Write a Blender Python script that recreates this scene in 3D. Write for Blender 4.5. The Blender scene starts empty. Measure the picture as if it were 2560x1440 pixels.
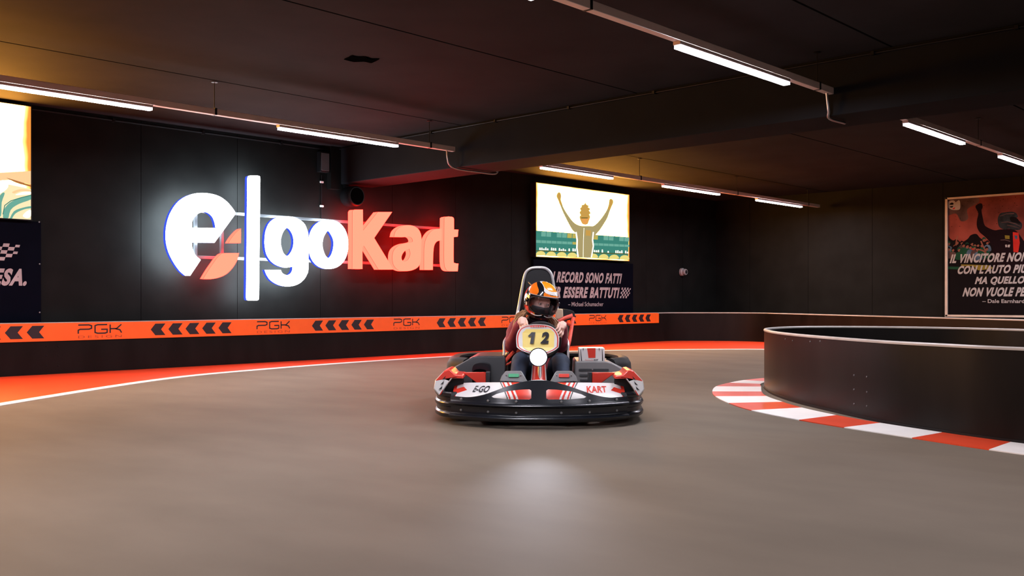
import bpy, math, random
from mathutils import Vector, Matrix, geometry, noise

# ------------------------------------------------------------------ camera, world, exposure
scene = bpy.context.scene
COL = scene.collection
CW, SW = 0.7257, 0.6879          # the camera looks along (CW, SW): X runs along the sign wall, Y towards it
EYE = 0.861
cam_data = bpy.data.cameras.new('camera')
cam_data.sensor_width = 36.0
cam_data.lens = 33.75
cam_data.shift_y = 30 / 2560
cam_data.clip_start = 0.05
cam_data.clip_end = 200
cam = bpy.data.objects.new('camera', cam_data)
COL.objects.link(cam)
cam.location = (0, 0, EYE)
cam.rotation_euler = (math.pi / 2, 0, math.atan2(SW, CW) - math.pi / 2)
scene.camera = cam

world = bpy.data.worlds.new('world')
scene.world = world
world.use_nodes = True
world.node_tree.nodes['Background'].inputs[0].default_value = (0.01, 0.009, 0.009, 1)
world.node_tree.nodes['Background'].inputs[1].default_value = 0.3
scene.view_settings.view_transform = 'Standard'
scene.view_settings.look = 'None'
scene.view_settings.exposure = 0.0
scene.view_settings.gamma = 1.0
scene.view_settings.use_curve_mapping = False

LED_POWER = 230.0                  # radiance of the white strip lamps
SIGN_WHITE = 13.0
SIGN_RED = 20.0
BACKLIT = 52.0
HEADLIGHT_WATTS = 22.0

# ------------------------------------------------------------------ geometry helpers
random.seed(4)


def at(px, py, X=None, Y=None, Z=None):
    """the point of a real plane seen at a pixel of the 2560x1440 photograph"""
    k = (px - 1280) / 2400
    m = (750 - py) / 2400
    d = Vector((CW + SW * k, SW - CW * k, m))
    if X is not None:
        t = X / d.x
    elif Y is not None:
        t = Y / d.y
    else:
        t = (Z - EYE) / d.z
    return Vector((d.x * t, d.y * t, EYE + d.z * t))


def spline(pts, n=6, closed=False):
    """Catmull-Rom through the points; a third value of 1 marks a sharp corner"""
    P = [Vector((p[0], p[1])) for p in pts]
    corner = [len(p) > 2 and p[2] == 1 for p in pts]
    N = len(P)
    out = []
    for i in range(N if closed else N - 1):
        j = (i + 1) % N
        a, b = P[i], P[j]
        if corner[i] or (not closed and i == 0):
            a0 = a - (b - a)
        else:
            a0 = P[i - 1]
        if corner[j] or (not closed and j == N - 1):
            b1 = b + (b - a)
        else:
            b1 = P[(j + 1) % N]
        if corner[i] and corner[j]:
            out.append(a)
            continue
        for s in range(n):
            t = s / n
            out.append(0.5 * ((2 * a) + (b - a0) * t + (2 * a0 - 5 * a + 4 * b - b1) * t * t + (3 * a - a0 - 3 * b + b1) * t ** 3))
    if not closed:
        out.append(P[-1])
    return [(p.x, p.y) for p in out]


def spline3(pts, n=6):
    P = [Vector(p) for p in pts]
    out = []
    for i in range(len(P) - 1):
        a, b = P[i], P[i + 1]
        a0 = P[i - 1] if i > 0 else a * 2 - b
        b1 = P[i + 2] if i + 2 < len(P) else b * 2 - a
        for s in range(n):
            t = s / n
            out.append(0.5 * ((2 * a) + (b - a0) * t + (2 * a0 - 5 * a + 4 * b - b1) * t * t + (3 * a - a0 - 3 * b + b1) * t ** 3))
    out.append(P[-1])
    return out


class Mb:
    """collects shapes and links them as ONE mesh object"""

    def __init__(self):
        self.v, self.f, self.m = [], [], []

    def add(self, verts, faces, mi=0):
        o = len(self.v)
        self.v += [Vector(p) for p in verts]
        for i, f in enumerate(faces):
            self.f.append([o + k for k in f])
            self.m.append(mi[i] if isinstance(mi, (list, tuple)) else mi)
        return self

    def box(self, x0, x1, y0, y1, z0, z1, mi=0):
        v = [(x, y, z) for x in (x0, x1) for y in (y0, y1) for z in (z0, z1)]
        return self.add(v, [(0, 1, 3, 2), (4, 6, 7, 5), (0, 4, 5, 1), (2, 3, 7, 6), (0, 2, 6, 4), (1, 5, 7, 3)], mi)

    def tube(self, pts, r, n=10, mi=0, closed=False, caps=True, flat=None):
        P = [Vector(p) for p in pts]
        N = len(P)
        R = r if isinstance(r, (list, tuple)) else [r] * N
        rings = []
        nrm = None
        for i in range(N):
            if closed:
                t = P[(i + 1) % N] - P[i - 1]
            else:
                t = P[min(i + 1, N - 1)] - P[max(i - 1, 0)]
            t.normalize()
            if nrm is None:
                up = Vector((0, 0, 1)) if abs(t.z) < 0.9 else Vector((0, 1, 0))
                nrm = up - t * up.dot(t)
            else:
                nrm = nrm - t * nrm.dot(t)
            nrm.normalize()
            bn = t.cross(nrm)
            fy = flat if flat else 1.0
            rings.append([P[i] + (nrm * math.cos(2 * math.pi * k / n) + bn * (fy * math.sin(2 * math.pi * k / n))) * R[i] for k in range(n)])
        v = [p for ring in rings for p in ring]
        f = []
        for i in range(N if closed else N - 1):
            a, b = i * n, ((i + 1) % N) * n
            for k in range(n):
                f.append((a + k, a + (k + 1) % n, b + (k + 1) % n, b + k))
        if caps and not closed:
            f.append(tuple(range(n))[::-1])
            f.append(tuple(range((N - 1) * n, N * n)))
        return self.add(v, f, mi)

    def sweep(self, path, prof, mi=0, closed=False, prof_closed=True, caps=True):
        """carry a profile [(outward, z)] along a horizontal path [(x, y)]; outward is the left of the path"""
        P = [Vector((p[0], p[1])) for p in path]
        N, n = len(P), len(prof)
        v = []
        for i in range(N):
            a = P[i - 1] if (i > 0 or closed) else None
            b = P[(i + 1) % N] if (i < N - 1 or closed) else None
            d1 = (P[i] - a).normalized() if a is not None else (b - P[i]).normalized()
            d2 = (b - P[i]).normalized() if b is not None else d1
            n1, n2 = Vector((-d1.y, d1.x)), Vector((-d2.y, d2.x))
            mt = (n1 + n2)
            if mt.length < 1e-5:
                mt = n1
            mt.normalize()
            s = 1 / max(0.4, mt.dot(n1))
            for (o, z) in prof:
                q = P[i] + mt * (o * s)
                v.append((q.x, q.y, z))
        f, ms = [], []
        for i in range(N if closed else N - 1):
            a, b = i * n, ((i + 1) % N) * n
            for k in range(n if prof_closed else n - 1):
                k2 = (k + 1) % n
                f.append((a + k, b + k, b + k2, a + k2))
                ms.append(mi[k] if isinstance(mi, (list, tuple)) else mi)
        if caps and prof_closed and not closed:
            m0 = mi[0] if isinstance(mi, (list, tuple)) else mi
            f.append(tuple(range(n)))
            ms.append(m0)
            f.append(tuple(range((N - 1) * n, N * n))[::-1])
            ms.append(m0)
        return self.add(v, f, ms)

    def shape(self, loops, fn, d0, d1=None, mi=0, side=None, back=None, bands=None):
        """fill outline + holes at depth d0 (and d1 behind it with sides); fn(u, v, d) -> point"""
        flat = [p for lp in loops for p in lp]
        tris = geometry.tessellate_polygon([[Vector((p[0], p[1], 0)) for p in lp] for lp in loops])
        self.add([fn(p[0], p[1], d0) for p in flat], [tuple(t) for t in tris], mi)
        if d1 is None:
            return self
        self.add([fn(p[0], p[1], d1) for p in flat], [tuple(t)[::-1] for t in tris], mi if back is None else back)
        steps = bands or [(d0, d1, mi if side is None else side)]
        for lp in loops:
            n = len(lp)
            for (a, b, mm) in steps:
                v = [fn(p[0], p[1], a) for p in lp] + [fn(p[0], p[1], b) for p in lp]
                self.add(v, [(i, (i + 1) % n, n + (i + 1) % n, n + i) for i in range(n)], mm)
        return self

    def grid(self, fn, nu, nv, mi=0):
        """fn(u, v) with u, v in 0..1; mi a number or a function of (u, v) at the face centre"""
        v = [fn(i / nu, j / nv) for i in range(nu + 1) for j in range(nv + 1)]
        f, ms = [], []
        for i in range(nu):
            for j in range(nv):
                a = i * (nv + 1) + j
                f.append((a, a + nv + 1, a + nv + 2, a + 1))
                ms.append(mi((i + .5) / nu, (j + .5) / nv) if callable(mi) else mi)
        return self.add(v, f, ms)

    def lathe(self, prof, n=24, org=(0, 0, 0), axis='z', mi=0):
        """turn [(r, h)] about an axis through org"""
        o = Vector(org)
        v = []
        for (r, h) in prof:
            for k in range(n):
                c, s = r * math.cos(2 * math.pi * k / n), r * math.sin(2 * math.pi * k / n)
                v.append(o + Vector({'z': (c, s, h), 'x': (h, c, s), 'y': (c, h, s)}[axis]))
        f, ms = [], []
        for i in range(len(prof) - 1):
            for k in range(n):
                f.append((i * n + k, i * n + (k + 1) % n, (i + 1) * n + (k + 1) % n, (i + 1) * n + k))
                ms.append(mi[i] if isinstance(mi, (list, tuple)) else mi)
        return self.add(v, f, ms)

    def ribbon(self, pts, w, fn, d, mi=0):
        P = [Vector((p[0], p[1])) for p in pts]
        v = []
        for i, p in enumerate(P):
            d1 = (P[i] - P[i - 1]).normalized() if i else (P[1] - P[0]).normalized()
            d2 = (P[i + 1] - P[i]).normalized() if i < len(P) - 1 else d1
            n1, n2 = Vector((-d1.y, d1.x)), Vector((-d2.y, d2.x))
            mt = (n1 + n2).normalized()
            s = 0.5 * w / max(0.5, mt.dot(n1))
            v += [fn(*(p + mt * s), d), fn(*(p - mt * s), d)]
        return self.add(v, [(2 * i, 2 * i + 1, 2 * i + 3, 2 * i + 2) for i in range(len(P) - 1)], mi)

    def text(self, s, box, fn, d, mi=0, shear=0.0, bold=0.0, spacing=1.0):
        """lettering fitted into box (u0, u1, v0, v1)"""
        cu = bpy.data.curves.new('lettering', 'FONT')
        cu.body = s
        cu.offset = bold
        cu.space_character = spacing
        cu.resolution_u = 4
        ob = bpy.data.objects.new('lettering', cu)
        me = ob.to_mesh()
        vs = [Vector(v.co) for v in me.vertices]
        fs = [tuple(p.vertices) for p in me.polygons]
        ob.to_mesh_clear()
        bpy.data.objects.remove(ob)
        bpy.data.curves.remove(cu)
        x0, x1 = min(v.x for v in vs), max(v.x for v in vs)
        y0, y1 = min(v.y for v in vs), max(v.y for v in vs)
        u0, u1, w0, w1 = box
        out = []
        for v in vs:
            q = (v.y - y0) / (y1 - y0)
            u = u0 + (u1 - u0 - shear * (w1 - w0)) * (v.x - x0) / (x1 - x0) + shear * (w1 - w0) * q
            out.append(fn(u, w0 + (w1 - w0) * q, d))
        return self.add(out, fs, mi)

    def build(self, name, mats, parent=None, angle=35, bevel=0, segs=2, recalc=True):
        import bmesh
        me = bpy.data.meshes.new(name)
        me.from_pydata(self.v, [], self.f)
        if recalc:
            bm = bmesh.new()
            bm.from_mesh(me)
            bmesh.ops.remove_doubles(bm, verts=bm.verts, dist=1e-5)
            bmesh.ops.recalc_face_normals(bm, faces=bm.faces)
            # keep the material of each face through the clean-up
            bm.to_mesh(me)
            bm.free()
        if not isinstance(mats, (list, tuple)):
            mats = [mats]
        for mt in mats:
            me.materials.append(mt)
        if len(me.polygons) == len(self.m):
            me.polygons.foreach_set('material_index', self.m)
        else:                                            # faces were merged: look the index up by centre
            cen = {}
            for f, mi in zip(self.f, self.m):
                c = sum((self.v[k] for k in f), Vector()) / len(f)
                cen[(round(c.x, 3), round(c.y, 3), round(c.z, 3))] = mi
            for p in me.polygons:
                c = p.center
                p.material_index = cen.get((round(c.x, 3), round(c.y, 3), round(c.z, 3)), 0)
        if angle:
            me.polygons.foreach_set('use_smooth', [True] * len(me.polygons))
            me.set_sharp_from_angle(angle=math.radians(angle))
        me.update()
        ob = bpy.data.objects.new(name, me)
        COL.objects.link(ob)
        if parent is not None:
            ob.parent = parent
        if bevel:
            b = ob.modifiers.new('bevel', 'BEVEL')
            b.width = bevel
            b.segments = segs
            b.limit_method = 'ANGLE'
            b.angle_limit = math.radians(40)
        return ob


def tag(o, label=None, cat=None, group=None, kind=None):
    for k, val in (('label', label), ('category', cat), ('group', group), ('kind', kind)):
        if val:
            o[k] = val
    return o


def thing(name, label, cat, loc=(0, 0, 0), rz=0.0, group=None):
    o = bpy.data.objects.new(name, None)
    o.empty_display_size = 0.1
    COL.objects.link(o)
    o.location = loc
    o.rotation_euler = (0, 0, rz)
    return tag(o, label, cat, group)


def struct(o):
    o['kind'] = 'structure'
    return o


# ------------------------------------------------------------------ materials
def mat(name, col, rough=0.5, metal=0.0, var=0.12, scale=6.0, bump=0.0, spec=0.5, coat=0.0, emit=None, power=0.0, stretch=None):
    m = bpy.data.materials.new(name)
    m.use_nodes = True
    nt = m.node_tree
    p = nt.nodes['Principled BSDF']
    p.inputs['Roughness'].default_value = rough
    p.inputs['Metallic'].default_value = metal
    p.inputs['Specular IOR Level'].default_value = spec
    p.inputs['Coat Weight'].default_value = coat
    tc = nt.nodes.new('ShaderNodeTexCoord')
    src = tc.outputs['Object']
    if stretch:
        mp = nt.nodes.new('ShaderNodeMapping')
        mp.inputs['Scale'].default_value = stretch
        nt.links.new(src, mp.inputs[0])
        src = mp.outputs[0]
    nz = nt.nodes.new('ShaderNodeTexNoise')
    nz.inputs['Scale'].default_value = scale
    nz.inputs['Detail'].default_value = 5
    nt.links.new(src, nz.inputs['Vector'])
    rp = nt.nodes.new('ShaderNodeValToRGB')
    rp.color_ramp.elements[0].position = 0.3
    rp.color_ramp.elements[1].position = 0.7
    rp.color_ramp.elements[0].color = [c * (1 - var) for c in col] + [1]
    rp.color_ramp.elements[1].color = [min(1, c * (1 + var)) for c in col] + [1]
    nt.links.new(nz.outputs['Fac'], rp.inputs[0])
    nt.links.new(rp.outputs[0], p.inputs['Base Color'])
    if bump:
        b = nt.nodes.new('ShaderNodeBump')
        b.inputs['Strength'].default_value = bump
        b.inputs['Distance'].default_value = 0.01
        nt.links.new(nz.outputs['Fac'], b.inputs['Height'])
        nt.links.new(b.outputs[0], p.inputs['Normal'])
    if emit:
        p.inputs['Emission Color'].default_value = list(emit) + [1]
        p.inputs['Emission Strength'].default_value = power
    return m


def glow(name, rgb, power=1.0):
    m = bpy.data.materials.new(name)
    m.use_nodes = True
    nt = m.node_tree
    nt.nodes.remove(nt.nodes['Principled BSDF'])
    e = nt.nodes.new('ShaderNodeEmission')
    e.inputs[0].default_value = list(rgb) + [1]
    e.inputs[1].default_value = power
    nt.links.new(e.outputs[0], nt.nodes['Material Output'].inputs[0])
    return m


M = {}
M['floor'] = mat('floor_grey_coating', (0.160, 0.134, 0.104), 0.7, var=0.10, scale=2.2, bump=0.06, spec=0.03, stretch=(1, 0.45, 1))
M['ceiling'] = mat('dark_ceiling_paint', (0.0285, 0.0268, 0.0285), 0.85, var=0.14, scale=1.6, bump=0.05, spec=0.03)
M['beam'] = mat('dark_beam_paint', (0.0135, 0.0145, 0.017), 0.8, var=0.12, scale=2.0, spec=0.05)
M['wall'] = mat('black_wall_panel', (0.0105, 0.0102, 0.0096), 0.55, var=0.18, scale=3.0, spec=0.05)
M['gap'] = mat('panel_gap', (0.003, 0.003, 0.003), 0.9, spec=0.0)
M['barrier'] = mat('black_barrier_plastic', (0.008, 0.0065, 0.006), 0.36, var=0.3, scale=4.0, spec=0.15, stretch=(1, 1, .3))
M['trim'] = mat('grey_edge_trim', (0.42, 0.39, 0.36), 0.45)
M['orange'] = mat('orange_banner_film', (0.95, 0.135, 0.012), 0.45, var=0.04)
M['banner_ink'] = mat('banner_dark_ink', (0.016, 0.010, 0.014), 0.5)
M['banner_thin'] = mat('banner_brown_ink', (0.36, 0.05, 0.014), 0.5)
M['red_paint'] = mat('red_floor_paint', (0.72, 0.055, 0.012), 0.42, var=0.07, scale=3.0)
M['white_paint'] = mat('white_floor_paint', (0.88, 0.86, 0.82), 0.5, var=0.04, scale=5.0)
M['white_metal'] = mat('white_enamel_metal', (0.82, 0.64, 0.58), 0.5, var=0.05)
M['steel'] = mat('dull_steel', (0.42, 0.40, 0.40), 0.38, metal=0.9)
M['black_metal'] = mat('black_metal', (0.010, 0.010, 0.011), 0.45, spec=.2)
M['rail'] = mat('grey_sign_rail', (0.10, 0.10, 0.105), 0.5)
M['led'] = glow('lamp_diffuser_light', (0.93, 0.90, 1.0), LED_POWER)
M['led_side'] = glow('lamp_diffuser_side', (0.86, 0.82, 1.0), 3.0)
M['letter_white'] = glow('sign_white_face', (0.94, 0.97, 1.0), SIGN_WHITE)
M['letter_white_side'] = glow('sign_blue_white_return', (0.06, 0.12, 1.0), 0.9)
M['letter_white_back'] = glow('sign_white_backlight', (0.70, 0.88, 1.0), 33.0)
M['letter_red'] = glow('sign_red_face', (1.0, 0.0215, 0.0130), SIGN_RED)
M['letter_red_side'] = glow('sign_red_return', (1.0, 0.018, 0.011), SIGN_RED)
M['letter_red_back'] = glow('sign_red_backlight', (1.0, 0.008, 0.006), 34.0)
M['letter_rim'] = mat('sign_dark_rim', (0.30, 0.05, 0.04), 0.5, emit=(1, .2, .12), power=.3)
M['panel_navy'] = mat('dark_quote_panel', (0.0025, 0.0032, 0.0075), 0.6, spec=.02)
M['print_white'] = mat('white_print', (0.40, 0.36, 0.36), 0.55)

# ------------------------------------------------------------------ room shell
X0, X1, Y0, Y1, ZC = -6.0, 19.2, -7.0, 11.75, 3.13
b = Mb()
b.box(X0, X1, Y0, Y1, -0.1, 0.0)
struct(b.build('floor', M['floor'], angle=0))

b = Mb()                                             # concrete planks with dark joints
ys = [Y0, -4.95, -2.15, 0.65, 3.45, 6.25, 9.05, Y1]
for i in range(len(ys) - 1):
    b.box(X0, X1, ys[i] + (0.012 if i else 0), ys[i + 1] - (0.012 if i < len(ys) - 2 else 0), ZC, ZC + 0.12, 0)
b.box(X0, X1, Y0, Y1, ZC + 0.035, ZC + 0.16, 1)
struct(b.build('ceiling', [M['ceiling'], M['gap']], angle=0))

b = Mb()
b.box(8.6, 9.25, Y0, Y1, 2.59, ZC + 0.01)
struct(b.build('ceiling_beam', M['beam'], bevel=0.008))


def wall(name, horizontal, fixed, a0, a1, edges, thick):
    b = Mb()
    es = [a0] + edges + [a1]
    for i in range(len(es) - 1):
        p, q = es[i] + (0.003 if i else 0), es[i + 1] - (0.003 if i < len(es) - 2 else 0)
        lo, hi = (fixed, fixed + thick) if thick > 0 else (fixed + thick, fixed)
        if horizontal:
            b.box(p, q, lo, hi, 0, ZC + 0.01, 0)
        else:
            b.box(lo, hi, p, q, 0, ZC + 0.01, 0)
    s = 0.012 if thick > 0 else -0.012
    lo, hi = sorted((fixed + s, fixed + thick * 1.2))
    if horizontal:
        b.box(a0, a1, lo, hi, 0, ZC, 1)
    else:
        b.box(lo, hi, a0, a1, 0, ZC, 1)
    return struct(b.build(name, [M['wall'], M['gap']], angle=0))


wall('wall_left', True, Y1, X0, X1 + 0.1, [4.22 + 1.36 * i for i in range(-7, 11)], 0.1)
wall('wall_right', False, X1, Y0, Y1, [9.5 + 1.39 * i for i in range(-11, 2)], 0.1)
wall('wall_back', True, Y0, X0, X1, [], -0.1)
wall('wall_near', False, X0, Y0, Y1, [], -0.1)

# ------------------------------------------------------------------ painted floor and barriers
BY = 11.52                                           # face of the barrier under the sign
outer = [(X0 + 0.1, BY), (2.0, BY), (8.0, BY), (14.0, BY), (16.5, BY)]
bend = spline([(16.5, BY), (17.0, 11.42), (17.42, 11.0), (17.75, 10.4), (17.82, 9.85), (17.55, 9.42), (17.0, 8.58), (15.85, 6.80)], 6)
outer = outer + bend[1:] + [(14.75, 5.08), (13.98, 3.88), (12.7, 1.9), (11.4, -0.1)]
tb = thing('track_barrier', 'long low black outer barrier curving along the back of the track, orange banner on it', 'barrier', (8, BY, 0))


def shift(pts, o):
    return [(p[0] - o[0], p[1] - o[1]) for p in pts]


pth = shift(outer, (8, BY))
Mb().sweep(pth, [(0, 0.0), (0, 0.585), (0.03, 0.585), (0.03, 0.0)]).build('panel', M['barrier'], tb)
Mb().sweep(pth, [(-.006, .583), (-.006, .597), (.004, .603), (.026, .603), (.036, .597), (.036, .583)]).build('edge_trim', M['trim'], tb)
b = Mb()


def on_barrier(u, v, d):
    return Vector((u - 8, -d, v))


b.shape([[(X0 + .2, .386), (16.62, .386), (16.62, .594), (X0 + .2, .594)]], on_barrier, 0.012, 0.002, 0)
for g in range(-3, 5):
    gx = 5.59 + 2.395 * g
    for i in range(5):
        x = gx + .232 * i
        b.shape([[(x, .4925), (x + .06, .565), (x + .192, .565), (x + .135, .4925), (x + .192, .42), (x + .06, .42)]], on_barrier, 0.0135, None, 1)
    lx = gx - .89
    W, zz = .52, lambda q: .463 + .102 * q
    for st in ([(0, 0), (0, .4), (.04, .5), (.24, .5), (.30, .6), (.30, .9), (.24, 1), (0, 1)],
               [(.66, 1), (.44, 1), (.38, .9), (.38, .1), (.44, 0), (.61, 0), (.66, .08), (.66, .45), (.52, .45)],
               [(.73, 1), (.73, 0)], [(.73, .5), (.88, .5), (.995, 1.0)], [(.85, .5), (.96, .36), (1.0, .0)]):
        b.ribbon([(lx + W * p[0], zz(p[1])) for p in st], .016, on_barrier, 0.0135, 1)
    b.text('DESIGN', (lx, lx + W, .408, .438), on_barrier, 0.0135, 2, bold=-0.012, spacing=1.35)
o = b.build('banner', [M['orange'], M['banner_ink'], M['banner_thin']], tb, angle=0, recalc=False)
o['label'] = 'orange banner strip with black chevrons pointing left and logos'
b = Mb()
for (px, pys) in ((116, (866, 889, 914)), (146, (866, 889, 915)), (404, (862, 909)), (437, (854, 876, 903))):
    for py in pys:
        p = at(px, py, Y=BY)
        b = Mb()
        b.lathe([(0, -.005), (.005, -.005), (.008, 0), (.008, .002)], 10, (p.x - 8, -.001, p.z), 'y')
        b.build('screw', M['black_metal'], tb)

line = spline([(-1.5, 4.9), (0.6, 6.75), (2.83, 8.48), (4.92, 9.90), (6.40, 10.40), (8.6, 10.72), (11.0, 10.66), (12.4, 10.35), (13.5, 9.76), (14.45, 9.05), (15.15, 8.25), (15.0, 7.2), (14.0, 5.4), (12.2, 2.6)], 8)
inner = [(X0 + .2, BY - .005), (6, BY - .005), (12, BY - .005), (16.5, BY - .005)] + [p for p in shift(bend[1:], (.004, .004))] + [(14.7, 5.08), (13.93, 3.88), (12.65, 1.9)]
b = Mb()
b.shape([[(X0 + .2, 1.2)] + line + inner[::-1]], lambda u, v, d: Vector((u, v, d)), 0.003)
ro = tag(b.build('run_off_strip', M['red_paint'], angle=0), 'red painted run-off strip along the foot of the outer barrier', 'floor marking')
b = Mb()
b.sweep(line, [(-.065, .0005), (-.065, .005), (.065, .005), (.065, .0005)])
tag(b.build('edge_line', M['white_paint'], angle=0), 'white painted line edging the red run-off strip', 'floor marking')

# island barrier with its kerb
isl = spline([(5.2, -4.0), (5.85, -1.2), (6.12, 0.7), (6.30, 1.80), (6.45, 2.24), (6.70, 2.77), (7.33, 3.62), (7.80, 4.12), (8.25, 4.48), (8.75, 4.78), (9.25, 4.92), (9.7, 4.88), (10.05, 4.62), (10.3, 4.2), (10.4, 3.66), (10.32, 3.1), (10.1, 2.5), (9.6, 1.0), (9.2, -1.2), (8.9, -4.0)], 8)
ib = thing('island_barrier', 'black curved barrier looping round the bend on the right, inside the striped kerb', 'barrier', (8.2, 2.5, 0))
ipth = shift(isl, (8.2, 2.5))
Mb().sweep(ipth, [(-.012, .015), (-.012, .562), (.012, .562), (.012, .015)]).build('panel', M['barrier'], ib)
Mb().sweep(ipth, [(-.018, .558), (-.018, .570), (-.01, .578), (.01, .578), (.018, .570), (.018, .558)]).build('edge_trim', M['trim'], ib)
Mb().sweep(ipth, [(-.02, .0), (-.02, .02), (.02, .02), (.02, .0)]).build('base_rail', M['black_metal'], ib)


def isl_hit(px, py):
    """where the line of sight through a pixel meets the near face of the island barrier"""
    best = None
    k = (px - 1280) / 2400
    dx, dy = CW + SW * k, SW - CW * k
    for i in range(len(isl) - 1):
        (ax, ay), (bx, by) = isl[i], isl[i + 1]
        ex, ey = bx - ax, by - ay
        den = dx * ey - dy * ex
        if abs(den) < 1e-9:
            continue
        t = (ax * ey - ay * ex) / den
        s = (ax * dy - ay * dx) / den
        if 0 <= s <= 1 and t > 0 and (best is None or t < best[0]):
            nx, ny = -ey, ex
            L = math.hypot(nx, ny)
            best = (t, nx / L, ny / L)
    t, nx, ny = best
    return Vector((dx * t + nx * .013, dy * t + ny * .013, EYE + (750 - py) / 2400 * t)), Vector((nx, ny, 0))


for (px, py) in ((1967, 848), (1985, 852), (2029, 854), (2054, 853), (2139, 938), (2171, 942), (2139, 974), (2171, 980), (2139, 1010), (2171, 1015)):
    p, n = isl_hit(px, py)
    b = Mb()
    b.lathe([(.0, .004), (.005, .0035), (.0075, .0), (.0075, -.004)], 10, (0, 0, 0), 'z')
    o = b.build('bolt', M['rail'], ib)
    o.rotation_euler = n.to_track_quat('Z', 'Y').to_euler()
    o.location = p - Vector((8.2, 2.5, 0))

pairs = [((5.20, -0.9), (5.70, -0.95)), ((5.36, -0.36), (5.83, -0.4)), ((5.50, 0.18), (5.95, 0.15)), ((5.63, .72), (6.05, .70)), ((5.74, 1.26), (6.16, 1.25)), ((5.87, 1.80), (6.27, 1.80)), ((6.04, 2.30), (6.42, 2.25)), ((6.22, 2.82), (6.62, 2.74)), ((6.39, 3.23), (6.84, 3.16)),
         ((6.69, 3.78), (7.13, 3.58)), ((7.03, 4.18), (7.42, 3.90)), ((7.44, 4.56), (7.77, 4.24)), ((7.81, 4.82), (8.12, 4.48)),
         ((8.30, 5.08), (8.58, 4.74)), ((8.75, 5.20), (8.86, 4.90)), ((9.15, 5.26), (9.18, 4.98)), ((9.6, 5.23), (9.55, 4.97)), ((10.05, 5.05), (9.9, 4.83)), ((10.42, 4.7), (10.2, 4.55)), ((10.66, 4.2), (10.40, 4.15)), ((10.74, 3.66), (10.46, 3.68))]
og = spline([p[0] for p in pairs], 4)
ig = spline([p[1] for p in pairs], 4)
b = Mb()
for i in range(len(pairs) - 1):
    oo, ii = og[4 * i:4 * i + 5], ig[4 * i:4 * i + 5]
    mi = 0 if i % 2 == 0 else 1
    for j in range(4):
        q = [oo[j], oo[j + 1], ii[j + 1], ii[j]]
        b.add([(p[0], p[1], .006) for p in q] + [(p[0], p[1], 0.0) for p in q], [(0, 1, 2, 3), (0, 1, 5, 4), (3, 2, 6, 7)], mi)
tag(b.build('painted_kerb', [M['white_paint'], M['red_paint']], angle=0), 'red and white striped kerb painted round the foot of the island barrier', 'kerb')

# ------------------------------------------------------------------ strip lamps on hanging trunking
ROWS = {'sign': 9.12, 'middle': 4.02, 'front': -1.08}


def trunking(y, xa, xb, rods, label, group='hanging lamp trunking', drop=None):
    t = thing('lamp_trunking', label, 'lamp trunking', ((xa + xb) / 2, y, 2.785), 0, group)
    cx = (xa + xb) / 2
    Mb().box(xa - cx, xb - cx, -.032, .032, 0, .062).build('trunk', M['white_metal'], t, bevel=.004)
    for x in rods:
        b = Mb()
        b.tube([(x - cx, 0, .06), (x - cx, 0, ZC - 2.785)], .004, 6)
        b.lathe([(.0, 0), (.03, 0), (.035, -.006), (0, -.012)], 12, (x - cx, 0, ZC - 2.785), 'z')
        b.box(x - cx - .012, x - cx + .012, -.036, .036, -.002, .07)
        b.build('hanger', M['black_metal'], t)
    if drop:
        Mb().tube([(p[0] - cx, p[1] - y, p[2] - 2.785) for p in spline3(drop, 5)], .013, 8).build('cable_conduit', M['steel'], t)
    return t


def batten(y, xa, L, label):
    t = thing('led_batten', label, 'strip lamp', (xa + L / 2, y, 2.735), 0, 'lit strip lamps under the trunking')
    Mb().box(-L / 2, L / 2, -.033, .033, .024, .05).build('housing', M['white_metal'], t, bevel=.003)
    Mb().box(-L / 2 + .012, L / 2 - .006, -.031, .031, 0, .024, [1, 1, 1, 1, 0, 1]).build('diffuser', [M['led'], M['led_side']], t, angle=0)
    return t


trunking(9.12, -5.0, 8.52, [-3.9, 0.4, 2.2, 5.12, 8.1], 'white lamp trunking hung along the sign wall, ending at the beam',
         drop=[(8.40, 9.12, 2.80), (8.41, 9.12, 2.70), (8.45, 9.12, 2.61), (8.60, 9.14, 2.572), (9.0, 9.16, 2.572), (9.3, 9.14, 2.575), (9.34, 9.12, 2.64), (9.36, 9.12, 2.80)])
trunking(9.12, 9.4, 18.9, [9.7, 12.6, 15.6, 18.4], 'white lamp trunking running past the bright victory picture beyond the beam')
trunking(4.02, -5.0, 8.72 - .14, [-3.9, 1.2, 4.97, 8.30], 'white lamp trunking across the middle ceiling, ending at the beam with a bent conduit',
         drop=[(8.50, 4.02, 2.80), (8.52, 4.02, 2.70), (8.54, 4.02, 2.62), (8.62, 4.05, 2.57), (8.95, 4.05, 2.57)])
trunking(4.02, 10.3, 18.9, [12.7, 15.8, 18.5], 'white lamp trunking at the far right behind the beam')
trunking(-1.08, -5.0, 8.58, [-3.9, 1.2, 4.97, 8.30], 'white lamp trunking behind the viewer on the right')
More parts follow.
